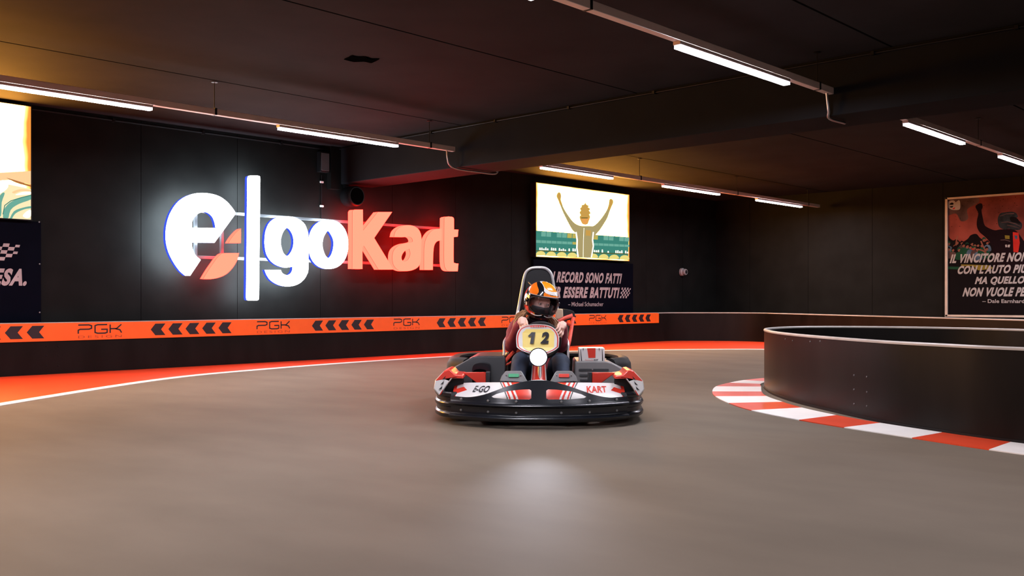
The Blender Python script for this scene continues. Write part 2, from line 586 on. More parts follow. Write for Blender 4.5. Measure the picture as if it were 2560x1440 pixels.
for (y, xa, L, label) in (
        (9.12, -0.36, 1.68, 'lit strip lamp of the sign wall trunking, farthest from the beam'),
        (9.12, 2.75, 1.69, 'lit strip lamp near the bright picture cut by the left edge'),
        (9.12, 5.885, 1.69, 'lit strip lamp above the white part of the sign'),
        (9.12, 10.22, 1.66, 'lit strip lamp right behind the beam above the victory picture'),
        (9.12, 13.25, 1.75, 'lit strip lamp in the middle of the far trunking, right of the victory picture'),
        (9.12, 16.33, 1.80, 'lit strip lamp farthest away at the corner of the room'),
        (4.02, -0.33, 1.68, 'lit strip lamp overhead out of the frame on the middle trunking'),
        (4.02, 2.78, 1.67, 'lit strip lamp whose end shows at the top edge of the picture'),
        (4.02, 6.02, 1.71, 'large lit strip lamp nearest the viewer before the beam on the middle trunking'),
        (4.02, 10.37, 1.78, 'lit strip lamp at upper right just behind the beam'),
        (4.02, 13.55, 1.75, 'lit strip lamp cut by the right edge of the picture'),
        (4.02, 16.7, 1.75, 'lit strip lamp near the framed poster wall'),
        (-1.08, -3.4, 1.68, 'lit strip lamp behind the viewer farthest left'),
        (-1.08, -0.33, 1.68, 'lit strip lamp behind the viewer in the middle'),
        (-1.08, 2.78, 1.67, 'lit strip lamp right of the viewer'),
        (-1.08, 6.02, 1.71, 'lit strip lamp over the near end of the island')):
    batten(y, xa, L, label)

# conduits along the ceiling edges
b = Mb()
b.tube([(8.575, Y0 + .2, 3.10), (8.575, Y1 - .05, 3.10)], .010, 8)
for i in range(9):
    b.box(8.555, 8.601, 1.2 + 1.2 * i, 1.23 + 1.2 * i, 3.084, 3.116)
tag(b.build('beam_conduit', M['black_metal']), 'thin dark cable conduit clipped along the top of the beam', 'conduit')
b = Mb()
b.tube([(X0 + .2, Y1 - .03, 3.08), (8.5, Y1 - .03, 3.08)], .014, 8)
for i in range(9):
    b.box(-2 + 1.2 * i, -1.97 + 1.2 * i, Y1 - .05, Y1 + .001, 3.06, 3.10)
tag(b.build('wall_conduit', M['black_metal']), 'dark cable conduit where the sign wall meets the ceiling', 'conduit')

# dark torn patch in the ceiling paint
c = at(905, 147, Z=ZC)
b = Mb()
pts = [(-.28, .02), (-.2, .09), (-.05, .12), (.1, .1), (.24, .03), (.28, -.05), (.15, -.1), (0, -.07), (-.15, -.06)]
b.shape([spline(pts, 4, True)], lambda u, v, d: Vector((u * .56 + .02 * math.sin(40 * v), v * 1.05 + .03 * math.sin(31 * u), d)), 0, .004)
o = b.build('ceiling_patch', M['gap'])
o.location = (c.x, c.y, ZC - .0045)
tag(o, 'small dark irregular patch on the ceiling above the sign', 'ceiling patch')

# pilaster post at the beam end, junction box, cable, round speaker, dome camera, spot
b = Mb()
b.box(8.42, 8.60, Y1 - .10, Y1, 2.5, ZC)
struct(b.build('trim_1', M['wall'], angle=0))
p = at(814, 403, Y=Y1 - .1)
t = thing('junction_box', 'small grey box high on the wall left of the beam end', 'junction box', (p.x, Y1, p.z))
Mb().box(-.085, .085, -.09, 0, -.16, .14).build('casing', M['black_metal'], t, bevel=.008)
Mb().box(-.07, .07, -.096, -.088, -.14, .12).build('lid', M['rail'], t, bevel=.004)
p2 = at(805, 455, Y=Y1 - .02)
p3 = at(803, 515, Y=Y1 - .02)
t = thing('sign_cable', 'thin cable with white clips running down the wall to the sign', 'cable', (p2.x, Y1, p2.z))
Mb().tube([(.0, -.012, .10), (0, -.012, .05), (0, -.012, -.7)], .006, 6).build('wire', M['black_metal'], t)
for dz in (0, p3.z - p2.z):
    Mb().box(-.028, .028, -.025, 0, dz - .014, dz + .014).build('clip', M['white_paint'], t, bevel=.003)
p = at(893, 490, Y=11.45)
t = thing('wall_speaker', 'black round speaker under the end of the beam above the red letters', 'speaker', (p.x, Y1, p.z))
Mb().lathe([(0, -.30), (.135, -.30), (.15, -.28), (.15, -.08), (.12, -.05), (0, -.05)], 28, (0, 0, 0), 'y').build('cabinet', M['black_metal'], t)
Mb().lathe([(0, -.304), (.12, -.304), (.125, -.298), (0, -.298)], 28, (0, 0, 0), 'y').build('grille', M['gap'], t)
Mb().box(-.03, .03, -.06, 0, -.06, .2).build('bracket', M['black_metal'], t, bevel=.004)
p = at(1711, 680, Y=Y1 - .08)
t = thing('dome_camera', 'white round security camera on the dark wall right of the quote panel', 'security camera', (p.x, Y1, p.z))
Mb().lathe([(0, 0), (.085, 0), (.085, -.045), (.07, -.06), (.062, -.06)], 28, (0, 0, 0), 'y').build('housing', M['print_white'], t)
Mb().lathe([(.062, -.055), (.07, -.10), (.062, -.125), (.048, -.13), (.046, -.11)], 28, (0, 0, 0), 'y').build('ring', M['print_white'], t)
Mb().lathe([(.048, -.105), (.04, -.128), (.025, -.142), (0, -.148)], 24, (0, 0, 0), 'y').build('lens', M['black_metal'], t)
p = at(2146, 302, X=9.6)
t = thing('ceiling_spotlight', 'small unlit black spotlight on a bracket behind the beam', 'spotlight', (p.x, p.y, ZC))
Mb().tube([(0, 0, 0), (0, 0, -.22)], .012, 8).build('stem', M['black_metal'], t)
Mb().lathe([(0, .09), (.05, .09), (.055, .05), (.055, -.09), (.05, -.1), (.045, -.085), (0, -.085)], 20, (0, 0, -.28), 'x').build('head', M['black_metal'], t)
Mb().box(-.10, .06, -.08, -.06, -.33, -.20).build('bracket', M['steel'], t, bevel=.004)

# ------------------------------------------------------------------ illuminated sign
SF = 11.42                                           # plane of the letter faces
org = at(800, 590, Y=SF)
sign = thing('illuminated_sign', 'large glowing white and red company sign of stand-off letters on the black wall', 'sign', (org.x, SF, org.z))


def sg(u, v, d):
    """crop pixel of the sign (3.2 per photo pixel) -> point on its face plane, d metres towards the wall"""
    p = at(380 + u / 3.2, 420 + v / 3.2, Y=SF)
    return Vector((p.x - org.x, d, p.z - org.z))


def letter(name, loops, white, depth):
    b = Mb()
    if white:
        b.shape(loops, sg, 0, depth, 0, side=1, back=2)
        b.build(name, [M['letter_white'], M['letter_white_side'], M['letter_white_back']], sign, angle=0)
    else:
        b.shape(loops, sg, 0, depth, 0, back=2, bands=[(0, .008, 3), (.008, depth, 1)])
        b.build(name, [M['letter_red'], M['letter_red_side'], M['letter_red_back'], M['letter_rim']], sign, angle=0)


E = [spline([(672, 362, 1), (640, 315), (600, 270), (545, 230), (480, 208), (410, 200), (340, 205), (270, 228), (210, 268), (165, 325), (133, 390), (113, 470), (108, 550), (116, 620), (138, 690), (175, 760), (218, 820), (265, 862, 1), (305, 862, 1), (390, 735, 1), (350, 700), (330, 660), (321, 625), (319, 597, 1), (500, 598, 1)], 4, True),
     spline([(320, 478, 1), (322, 430), (335, 400), (360, 372), (385, 358), (418, 352), (450, 362), (480, 390), (498, 430), (508, 480, 1)], 4, True)]
letter('letter', E, True, .06)
letter('divider_bar', [spline([(762, 85), (768, 66), (785, 61, 1), (845, 61, 1), (862, 66), (866, 85), (866, 90, 1), (856, 1035, 1), (852, 1054), (838, 1060, 1), (770, 1060, 1), (756, 1054), (752, 1035, 1), (762, 90, 1)], 4, True)], True, .06)
G = [spline([(1250, 520, 1), (1252, 790), (1238, 855), (1203, 905), (1150, 937), (1080, 948), (1010, 935), (950, 900), (918, 858), (900, 815, 1), (1030, 815, 1), (1045, 843), (1080, 857), (1108, 843), (1122, 815), (1124, 790, 1), (1060, 797), (1000, 780), (950, 745), (915, 690), (901, 620), (901, 560), (910, 500), (937, 440), (985, 402), (1040, 389), (1085, 387), (1140, 395), (1190, 420), (1225, 455)], 4, True),
     spline([(1080, 480), (1110, 508), (1128, 552), (1132, 595), (1125, 640), (1105, 682), (1080, 703), (1053, 682), (1037, 640), (1030, 595), (1035, 552), (1052, 508)], 4, True)]
letter('letter', G, True, .06)
O = [[(1410 + 160 * math.copysign(abs(math.cos(a)) ** .9, math.cos(a)), 611 + 197 * math.copysign(abs(math.sin(a)) ** .9, math.sin(a))) for a in [2 * math.pi * i / 56 for i in range(56)]],
     spline([(1408, 504), (1435, 540), (1450, 580), (1452, 615), (1445, 660), (1430, 700), (1410, 720), (1388, 700), (1370, 655), (1364, 612), (1370, 565), (1385, 530)], 4, True)]
letter('letter', O, True, .06)
RD = .105
K = [spline([(1603, 350, 1), (1612, 336), (1626, 333, 1), (1687, 333, 1), (1689, 500, 1), (1806, 352, 1), (1921, 352, 1), (1778, 560, 1), (1932, 812, 1), (1812, 812, 1), (1695, 622, 1), (1684, 634, 1), (1684, 808, 1), (1602, 806, 1)], 4, True)]
letter('letter', K, False, RD)
A = [spline([(1936, 550, 1), (1946, 512), (1972, 482), (2010, 463), (2050, 457), (2095, 465), (2130, 488), (2150, 525), (2156, 570), (2153, 690), (2149, 750), (2130, 790), (2095, 813), (2050, 824), (1995, 823), (1955, 805), (1930, 768), (1923, 715), (1932, 665), (1960, 630), (2005, 608), (2060, 598), (2085, 588), (2078, 562), (2055, 549), (2030, 552, 1)], 4, True),
     spline([(2058, 646, 1), (2066, 690), (2046, 735), (2012, 748), (1996, 720), (2006, 685), (2030, 658)], 4, True)]
letter('letter', A, False, RD)
R_ = [spline([(2176, 814, 1), (2178, 640), (2192, 568), (2222, 518), (2262, 491), (2318, 484, 1), (2318, 578, 1), (2280, 588), (2258, 622), (2250, 690), (2247, 815, 1)], 4, True)]
letter('letter', R_, False, RD)
T = [spline([(2338, 400, 1), (2350, 392), (2370, 388, 1), (2398, 390, 1), (2412, 398), (2416, 412, 1), (2416, 492, 1), (2451, 494, 1), (2446, 549, 1), (2414, 553, 1), (2413, 738), (2422, 760), (2451, 765, 1), (2446, 826, 1), (2372, 823), (2348, 803), (2338, 765), (2336, 690, 1)], 4, True)]
letter('letter', T, False, RD)
letter('flame_petal', [spline([(612, 599, 1), (632, 566), (660, 530), (690, 500), (712, 486, 1), (711, 600, 1)], 4, True)], False, RD * .8)
letter('flame_petal', [spline([(410, 886, 1), (450, 820), (490, 762), (522, 718), (552, 690), (575, 681, 1), (696, 681, 1), (682, 735), (650, 792), (600, 845), (540, 875), (470, 889)], 4, True)], False, RD * .8)
xa, xb = at(480, 600, Y=SF).x - org.x, at(1140, 600, Y=SF).x - org.x
for z in (2.02, 1.42):
    b = Mb()
    b.box(xa, xb, .14, .17, z - org.z - .02, z - org.z + .02)
    x = xa + .4
    while x < xb:
        b.box(x, x + .03, .16, Y1 - SF, z - org.z - .012, z - org.z + .012)
        x += 1.36
    b.build('mounting_rail', M['rail'], sign, bevel=.003)
for px in (500, 566):
    x = at(px, 590, Y=SF).x - org.x
    Mb().box(x - .02, x + .02, .10, .14, 1.38 - org.z, 2.06 - org.z).build('mounting_strut', M['rail'], sign, bevel=.003)

# ------------------------------------------------------------------ backlit pictures
LY = 11.62


def backlit_sheet(name, warm, hot, power):
    """a printed film: white-hot middle, orange print towards its edges"""
    m = bpy.data.materials.new(name)
    m.use_nodes = True
    nt = m.node_tree
    nt.nodes.remove(nt.nodes['Principled BSDF'])
    e = nt.nodes.new('ShaderNodeEmission')
    tc = nt.nodes.new('ShaderNodeTexCoord')
    nz = nt.nodes.new('ShaderNodeTexNoise')
    nz.inputs['Scale'].default_value = 1.3
    nz.inputs['Detail'].default_value = 3
    mp = nt.nodes.new('ShaderNodeMapping')
    mp.inputs['Scale'].default_value = (1 / 1.41, 0, 1 / .68)
    mx = nt.nodes.new('ShaderNodeMix')
    mx.data_type = 'VECTOR'
    mx.inputs[0].default_value = 0.0
    ln = nt.nodes.new('ShaderNodeVectorMath')
    ln.operation = 'ABSOLUTE'
    sp = nt.nodes.new('ShaderNodeSeparateXYZ')
    mm = nt.nodes.new('ShaderNodeMath')
    mm.operation = 'MAXIMUM'
    ad = nt.nodes.new('ShaderNodeMath')
    ad.operation = 'MULTIPLY_ADD'
    ad.inputs[1].default_value = 0.12
    rp = nt.nodes.new('ShaderNodeValToRGB')
    rp.color_ramp.elements[0].position = 0.95
    rp.color_ramp.elements[0].color = list(hot) + [1]
    rp.color_ramp.elements[1].position = 1.0
    rp.color_ramp.elements[1].color = list(warm) + [1]
    for pos, c in ((.972, (.065, .032, .0085)), (.986, (.036, .0165, .0035))):
        el = rp.color_ramp.elements.new(pos)
        el.color = [q * 60 / power for q in c] + [1]
    L = nt.links.new
    L(tc.outputs['Object'], mp.inputs[0])
    L(tc.outputs['Object'], nz.inputs['Vector'])
    L(mp.outputs[0], ln.inputs[0])
    L(ln.outputs[0], sp.inputs[0])
    L(sp.outputs[0], mm.inputs[0])
    L(sp.outputs[2], mm.inputs[1])
    L(nz.outputs['Fac'], ad.inputs[0])
    L(mm.outputs[0], ad.inputs[2])
    sb = nt.nodes.new('ShaderNodeMath')
    sb.operation = 'SUBTRACT'
    sb.inputs[1].default_value = 0.055
    L(ad.outputs[0], sb.inputs[0])
    L(sb.outputs[0], rp.inputs[0])
    L(rp.outputs[0], e.inputs[0])
    e.inputs[1].default_value = power
    L(e.outputs[0], nt.nodes['Material Output'].inputs[0])
    return m


M['sky_film'] = backlit_sheet('backlit_warm_sky', (0.020, 0.0068, 0.0011), (1.0, 0.42, 0.06), BACKLIT)
M['film_figure'] = glow('backlit_ochre', (0.70, 0.40, 0.09), .85)
M['film_jacket'] = glow('backlit_khaki', (0.47, 0.38, 0.17), .9)
M['film_face'] = glow('backlit_orange', (0.90, 0.40, 0.10), .9)
M['film_teal'] = glow('backlit_teal', (0.05, 0.24, 0.19), 1.0)
M['film_teal2'] = glow('backlit_pale_teal', (0.16, 0.42, 0.33), 1.0)
M['film_olive'] = glow('backlit_yellow_green', (0.52, 0.44, 0.10), 1.0)
M['film_white'] = glow('backlit_white', (1.0, 0.93, 0.72), 1.6)
M['film_yellow'] = glow('backlit_yellow', (0.85, 0.72, 0.22), 1.0)
M['film_dark'] = glow('backlit_dark_olive', (0.10, 0.10, 0.02), 1.0)
M['film_peach'] = glow('backlit_peach', (0.98, 0.60, 0.30), 1.1)
M['film_cream'] = glow('backlit_cream', (0.95, 0.78, 0.46), 1.1)
M['film_brown'] = glow('backlit_brown', (0.45, 0.16, 0.05), 1.0)


def box_frame(t, x0, x1, z0, z1, mats):
    b = Mb()
    b.box(x0, x1, 0.0, Y1 - LY - .003, z0, z1)
    b.build('casing', M['black_metal'], t, angle=0)
    b = Mb()
    w = .012
    for (a, c, e, f) in ((x0 - w, x1 + w, z1, z1 + w), (x0 - w, x1 + w, z0 - w, z0), (x0 - w, x0, z0, z1), (x1, x1 + w, z0, z1)):
        b.box(a, c, -.012, .03, e, f)
    b.build('frame', M['black_metal'], t, angle=0)


lx0, lx1 = at(1339, 550, Y=LY).x, at(1573, 560, Y=LY).x
lz0, lz1 = 1.645, 2.985
lc = Vector(((lx0 + lx1) / 2, LY, (lz0 + lz1) / 2))
vb = thing('backlit_picture', 'glowing picture of a racer with both arms raised, above the quote panel', 'light box', lc)
box_frame(vb, lx0 - lc.x, lx1 - lc.x, lz0 - lc.z, lz1 - lc.z, None)


def lb(u, v, d):
    p = at(1320 + u / 4, 440 + v / 4, Y=LY)
    return Vector((min(max(p.x, lx0), lx1) - lc.x, -d, min(max(p.z, lz0), lz1) - lc.z))


b = Mb()
b.shape([[(lx0, lz0), (lx1, lz0), (lx1, lz1), (lx0, lz1)]], lambda u, v, d: Vector((u - lc.x, -d, v - lc.z)), .002, None, 0)


def yl(u, f0, f1):                                   # rows of the grandstand follow the wall
    return f0 + (f1 - f0) * (u - 75) / 930


b.shape([[(75, 546), (1005, 612), (1000, 840), (60, 790)]], lb, .003, None, 1)
rnd = random.Random(3)
for i in range(18):
    u = 80 + i * 52
    b.shape([[(u, yl(u, 552, 616)), (u + 46, yl(u + 46, 552, 616)), (u + 44, yl(u + 44, 600, 655)), (u - 2, yl(u, 600, 655))]], lb, .004, None, 3 if 6 <= i <= 11 else (2 if i % 3 else 1))
    b.shape([[(u, yl(u, 640, 688)), (u + 48, yl(u + 48, 640, 688)), (u + 48, yl(u + 48, 668, 710)), (u, yl(u, 668, 710))]], lb, .004, None, 3 if 7 <= i <= 10 else 2)
for i in range(46):
    u = 110 + i * 19.5
    if rnd.random() < .82 and not 480 < u < 650:
        h = rnd.uniform(14, 30)
        y0 = yl(u, 738, 775)
        b.shape([[(u, y0), (u + 15, y0 + 1), (u + 13, y0 - h), (u + 2, y0 - h)]], lb, .005, None, 4)
b.shape([[(70, 742), (1000, 776), (1000, 784), (70, 752)]], lb, .005, None, 6)
for i in range(9):
    u = 78 + i * 105
    if 450 < u < 600:
        continue
    y0 = yl(u, 792, 838)
    b.shape([spline([(u, y0), (u + 10, y0 - 30), (u + 45, y0 - 42), (u + 80, y0 - 32), (u + 92, y0)], 3, True)], lb, .006, None, 5)
body = spline([(283, 205), (290, 175), (305, 163), (322, 172), (328, 205), (325, 240), (345, 300), (370, 350), (410, 410), (450, 460), (495, 490), (540, 500), (610, 500), (650, 500), (690, 470), (740, 410), (785, 340), (805, 280), (810, 240), (825, 228), (845, 240), (848, 270), (835, 300), (815, 350), (790, 420), (755, 480), (715, 540), (672, 590), (655, 625), (645, 660), (636, 815, 1), (486, 811, 1), (478, 660), (470, 575), (440, 540), (400, 470), (350, 370), (320, 295), (300, 245)], 3, True)
b.shape([body], lb, .008, None, 7)
b.shape([spline([(283, 205), (290, 175), (305, 163), (322, 172), (328, 205), (325, 240), (340, 290), (318, 290), (300, 245)], 3, True)], lb, .0085, None, 8)
b.shape([spline([(805, 285), (810, 240), (825, 228), (845, 240), (848, 270), (830, 310), (815, 340), (795, 330)], 3, True)], lb, .0085, None, 8)
hl = [(570, 262, 1), (580, 285), (605, 300), (596, 312, 1), (618, 330), (606, 345, 1), (622, 372), (608, 385, 1), (618, 410), (606, 445), (590, 482), (545, 482), (522, 445), (512, 410), (524, 392, 1), (512, 365), (526, 345, 1), (516, 325), (532, 310, 1), (534, 292), (558, 285)]
b.shape([spline(hl, 3, True)], lb, .009, None, 8)
b.shape([spline([(528, 420), (605, 418), (600, 445), (585, 478), (548, 478), (532, 446)], 3, True)], lb, .0095, None, 9)
b.shape([[(527, 416), (594, 416), (594, 424), (527, 424)]], lb, .010, None, 6)
b.ribbon([(556, 520), (550, 640), (548, 812)], 5, lb, .0095, 4)
b.ribbon([(476, 560), (488, 640), (485, 720), (497, 810)], 15, lb, .0095, 4)
b.ribbon([(650, 560), (642, 640), (650, 700), (630, 815)], 13, lb, .0095, 4)
b.shape([[(575, 540), (625, 545), (622, 600), (573, 595)]], lb, .0095, None, 8)
b.build('picture', [M['sky_film'], M['film_teal'], M['film_teal2'], M['film_olive'], M['film_white'], M['film_yellow'], M['film_dark'], M['film_jacket'], M['film_figure'], M['film_face']], vb, angle=0, recalc=False)

# the picture at the left edge
kx1 = at(77, 400, Y=LY).x
kx0 = kx1 - (lx1 - lx0)
kz0, kz1 = 1.785, 3.085
kc = Vector(((kx0 + kx1) / 2, LY, (kz0 + kz1) / 2))
kb = thing('backlit_picture', 'glowing warm picture with teal shapes, cut by the left edge of the photo', 'light box', kc)
box_frame(kb, kx0 - kc.x, kx1 - kc.x, kz0 - kc.z, kz1 - kc.z, None)


def kf(u, v, d):
    p = at(u / 2.667, 240 + v / 2.667, Y=LY)
    return Vector((min(max(p.x, kx0), kx1) - kc.x, -d, min(max(p.z, kz0), kz1) - kc.z))


b = Mb()
b.shape([[(kx0, kz0), (kx1, kz0), (kx1, kz1), (kx0, kz1)]], lambda u, v, d: Vector((u - kc.x, -d, v - kc.z)), .002, None, 0)
b.shape([[(-4200, 470), (205, 500), (205, 590), (60, 560), (-4200, 560)]], kf, .004, None, 1)
b.shape([spline([(40, 545, 1), (110, 565), (205, 595, 1), (205, 606, 1), (110, 580)], 4, True)], kf, .005, None, 2)
b.shape([[(-4200, 575), (60, 590), (205, 620), (205, 835), (-4200, 835)]], kf, .005, None, 4)
b.shape([spline([(-60, 600), (20, 560), (55, 600), (20, 640), (-40, 660)], 4, True)], kf, .006, None, 3)
for lp in ([(20, 820), (25, 760), (60, 715), (110, 690), (205, 665), (205, 690), (125, 720), (70, 760), (50, 830)],
           [(205, 735), (150, 745), (90, 770), (60, 830), (72, 832), (100, 785), (160, 756), (205, 748)],
           [(-30, 800), (-20, 700), (10, 650), (30, 650), (10, 710), (5, 800)]):
    b.shape([spline(lp, 3, True)], kf, .007, None, 5)
b.ribbon([(18, 790), (30, 730), (70, 700), (140, 678), (205, 662)], 6, kf, .0075, 6)
b.shape([spline([(150, 800), (175, 770), (205, 760), (205, 800), (180, 815)], 3, True)], kf, .007, None, 3)
b.shape([spline([(80, 640), (130, 622), (205, 628), (205, 636), (140, 634), (95, 650)], 3, True)], kf, .0065, None, 1)
b.shape([spline([(100, 660), (150, 640), (205, 640), (205, 655), (150, 660)], 3, True)], kf, .0065, None, 3)
b.build('picture', [M['sky_film'], M['film_peach'], M['film_brown'], M['film_white'], M['film_cream'], M['film_teal2'], M['film_teal']], kb, angle=0, recalc=False)

# ------------------------------------------------------------------ quote panels under the pictures
PY = 11.68


def flag_marks(b, fn, x0, x1, z0, z1, mi):
    """a slanted chequered flag that breaks up into loose squares"""
    rows, cols = 5, 9
    cw, ch = (x1 - x0) / cols, (z1 - z0) / rows
    for r in range(rows):
        for c in range(cols):
            if (r + c) % 2:
                continue
            if c >= 5 and (r * 7 + c * 3) % 5 > 8 - c:
                continue
            s = 1.0 if c < 6 else .72
            ux, uz = x0 + cw * c + ch * r * .3, z0 + ch * r
            b.shape([[(ux, uz), (ux + cw * s, uz), (ux + cw * s + ch * .3 * s, uz + ch * s), (ux + ch * .3 * s, uz + ch * s)]], fn, .0055, None, mi)


qx0, qx1 = at(1334, 720, Y=PY).x, at(1583, 720, Y=PY).x
qc = Vector(((qx0 + qx1) / 2, PY, 1.1))
qp = thing('quote_panel', 'dark panel with a two-line white quotation under the victory picture', 'wall panel', qc)
Mb().box(qx0 - qc.x, qx1 - qc.x, 0, Y1 - PY - .003, .55 - 1.1, 1.60 - 1.1).build('board', M['panel_navy'], qp, bevel=.004)


def qf(u, v, d):
    return Vector((u - qc.x, -d, v - qc.z))


def qz(px, py):
    return at(px, py, Y=PY)


b = Mb()
a, c = qz(1380, 706), qz(1555, 683)
b.text('I RECORD SONO FATTI', (a.x, c.x, a.z, at(1380, 678, Y=PY).z), qf, .004, 0, shear=.28, bold=.05, spacing=1.15)
a, c = qz(1367, 745), qz(1549, 720)
z_top = at(1367, 716, Y=PY).z
b.text('PER ESSERE BATTUTI', (a.x, c.x, a.z, z_top), qf, .004, 0, shear=.28, bold=.05, spacing=1.15)
flag_marks(b, qf, c.x + .0, qz(1580, 730).x, a.z, z_top, 0)
a = qz(1420, 766)
b.text('– Michael Schumacher', (a.x, qz(1508, 760).x, a.z, qz(1420, 755).z), qf, .004, 0, bold=.008)
b.build('lettering', M['print_white'], qp, angle=0, recalc=False)

wx1 = at(103, 680, Y=PY).x
wx0 = wx1 - 3.0
wc = Vector(((wx0 + wx1) / 2, PY, 1.15))
wp = thing('quote_panel', 'dark panel with the end of a white quotation and flag at the left edge', 'wall panel', wc)
Mb().box(wx0 - wc.x, wx1 - wc.x, 0, Y1 - PY - .003, .55 - 1.15, 1.77 - 1.15).build('board', M['panel_navy'], wp, bevel=.004)


def wf(u, v, d):
    return Vector((u - wc.x, -d, v - wc.z))


b = Mb()
a, c = at(-22, 714, Y=PY), at(77, 690, Y=PY)
b.text('ESA.', (a.x, c.x, a.z, at(20, 671, Y=PY).z), wf, .004, 0, shear=.28, bold=.05, spacing=1.15)
flag_marks(b, wf, at(-70, 650, Y=PY).x, at(72, 650, Y=PY).x, at(0, 651, Y=PY).z, at(0, 608, Y=PY).z, 0)
b.build('lettering', M['print_white'], wp, angle=0, recalc=False)
for (px, py) in ((98, 555), (99, 660), (99, 781)):
    p = at(px, py, Y=PY)
    Mb().lathe([(0, -.006), (.008, -.005), (.010, 0)], 10, (p.x - wc.x, 0, p.z - wc.z), 'y').build('screw', M['steel'], wp)

# ------------------------------------------------------------------ framed poster on the right wall
FX = X1 - .06
f0 = at(2364, 500, X=FX)
fy1 = f0.y
fy0 = fy1 - 2.35
fz0, fz1 = at(2362, 791, X=FX).z, at(2362, 495, X=FX).z
fc = Vector((FX, (fy0 + fy1) / 2, (fz0 + fz1) / 2))
fp = thing('framed_poster', 'large framed poster of a racer with raised fist and an Italian quotation', 'poster', fc)


def ff(u, v, d):
    """u runs along the wall to the right of the picture (towards -Y)"""
    return Vector((-d * (.3 if 0 < d < .02 else 1), fy1 - u - fc.y, v - fc.z))


PW = fy1 - fy0
PH = fz1 - fz0
b = Mb()
for (u0, u1, v0, v1) in ((0, PW, fz1 - .035, fz1), (0, PW, fz0, fz0 + .035), (0, .045, fz0, fz1), (PW - .045, PW, fz0, fz1)):
    p, q = ff(u0, v0, .03), ff(u1, v1, -.055)
    b.box(min(p.x, q.x), max(p.x, q.x), min(p.y, q.y), max(p.y, q.y), min(p.z, q.z), max(p.z, q.z))
b.build('frame', mat('pale_frame', (0.62, 0.50, 0.42), .4), fp, bevel=.004)


def fu(u, v):
    """crop pixel of the poster (6.262 per photo pixel) -> (along, height) on the poster"""
    p = at(2350 + u / 6.262, 470 + v / 6.262, X=FX)
    return (fy1 - p.y, p.z)


def fpx(u, v, d):
    a, z = fu(u, v)
    return ff(min(max(a, .045), PW - .045), min(max(z, fz0 + .035), fz1 - .035), d)


pm = [mat('poster_black', (0.007, 0.005, 0.006), .6, spec=.04), mat('poster_red_smoke', (0.22, 0.048, 0.036), .6, var=.5, scale=1.8, spec=.05), mat('poster_grey', (0.10, 0.055, 0.052), .6, var=.5, scale=3, spec=.05),
      mat('poster_helmet', (0.016, 0.019, 0.022), .5, var=.6, scale=9, spec=.1), mat('poster_suit', (0.010, 0.004, 0.006), .6, spec=.04), mat('poster_blue', (0.07, 0.11, 0.16), .6, var=.5, scale=8, spec=.05),
      mat('poster_skin', (0.25, 0.09, 0.06), .6, spec=.05), mat('poster_bright_red', (0.50, 0.025, 0.018), .6, spec=.05), mat('poster_yellow', (0.22, 0.16, 0.025), .6, spec=.05), mat('poster_green', (0.012, 0.06, 0.03), .6, spec=.05), mat('poster_white', (0.42, 0.37, 0.36), .6, spec=.05)]
b = Mb()
b.shape([[(0.03, fz0 + .02), (PW - .03, fz0 + .02), (PW - .03, fz1 - .02), (.03, fz1 - .02)]], ff, .0, None, 0)
b.shape([[(100, 160), (2400, 20), (2400, 1000), (1300, 980), (800, 930), (100, 880)]], fpx, .002, None, 1)
b.shape([spline([(100, 160), (560, 140), (600, 230), (430, 330), (440, 480), (330, 520), (250, 400), (100, 420)], 4, True)], fpx, .003, None, 2)
rnd = random.Random(8)
for i in range(70):
    u, v, s = rnd.uniform(110, 2200), rnd.uniform(170, 620), rnd.uniform(4, 11)
    v -= (u - 110) * .06
    b.shape([[(u, v), (u + s * 1.5, v + s * .3), (u + s, v + s), (u - s * .4, v + s * .7)]], fpx, .004, None, 0)
b.shape([spline([(100, 740, 1), (200, 820), (260, 800), (330, 850), (430, 800), (480, 740), (570, 720), (640, 790), (800, 860), (1200, 860), (1500, 760), (1800, 820), (2400, 700, 1), (2400, 1300, 1), (100, 1300, 1)], 4, True)], fpx, .005, None, 0)
rnd = random.Random(21)
for i in range(30):                                  # the crowd behind: shoulders, heads and hair
    u, v = (150 + (i % 10) * 66 if i < 20 else 1380 + (i - 20) * 95) + rnd.uniform(-22, 22), rnd.uniform(800, 900) + (90 if i % 20 > 9 else 0)
    w = rnd.uniform(24, 32)
    b.shape([spline([(u - w * 2.1, v + w * 5), (u - w * 1.8, v + w * 2.2), (u - w * .6, v + w * 1.3), (u + w * .6, v + w * 1.3), (u + w * 1.8, v + w * 2.2), (u + w * 2.1, v + w * 5)], 3, True)], fpx, .0055 + i * .0001, None, rnd.choice((0, 0, 5, 5, 9, 7, 2)))
    b.shape([[(u + w * math.cos(a) * .8, v + w * 1.15 * math.sin(a)) for a in [2 * math.pi * k / 12 for k in range(12)]]], fpx, .00555 + i * .0001, None, 6)
    b.shape([spline([(u - w * .9, v + w * .2), (u - w * .8, v - w * .9), (u, v - w * 1.35), (u + w * .8, v - w * .9), (u + w * .9, v), (u + w * .2, v - w * .45)], 3, True)], fpx, .0056 + i * .0001, None, 0 if i % 4 else 9)
for pts in ([(640, 830), (670, 900), (700, 960), (720, 1010)], [(560, 960), (640, 970), (700, 1000), (740, 1060)], [(250, 900), (262, 800), (280, 750)]):
    b.ribbon(spline(pts, 3), 22, fpx, .0088, 6)
b.shape([[(110, 1230), (330, 1235), (330, 1275), (110, 1270)]], fpx, .006, None, 9)
b.shape([[(330, 1195), (760, 1210), (860, 1260), (600, 1290), (520, 1220), (330, 1225)]], fpx, .006, None, 8)
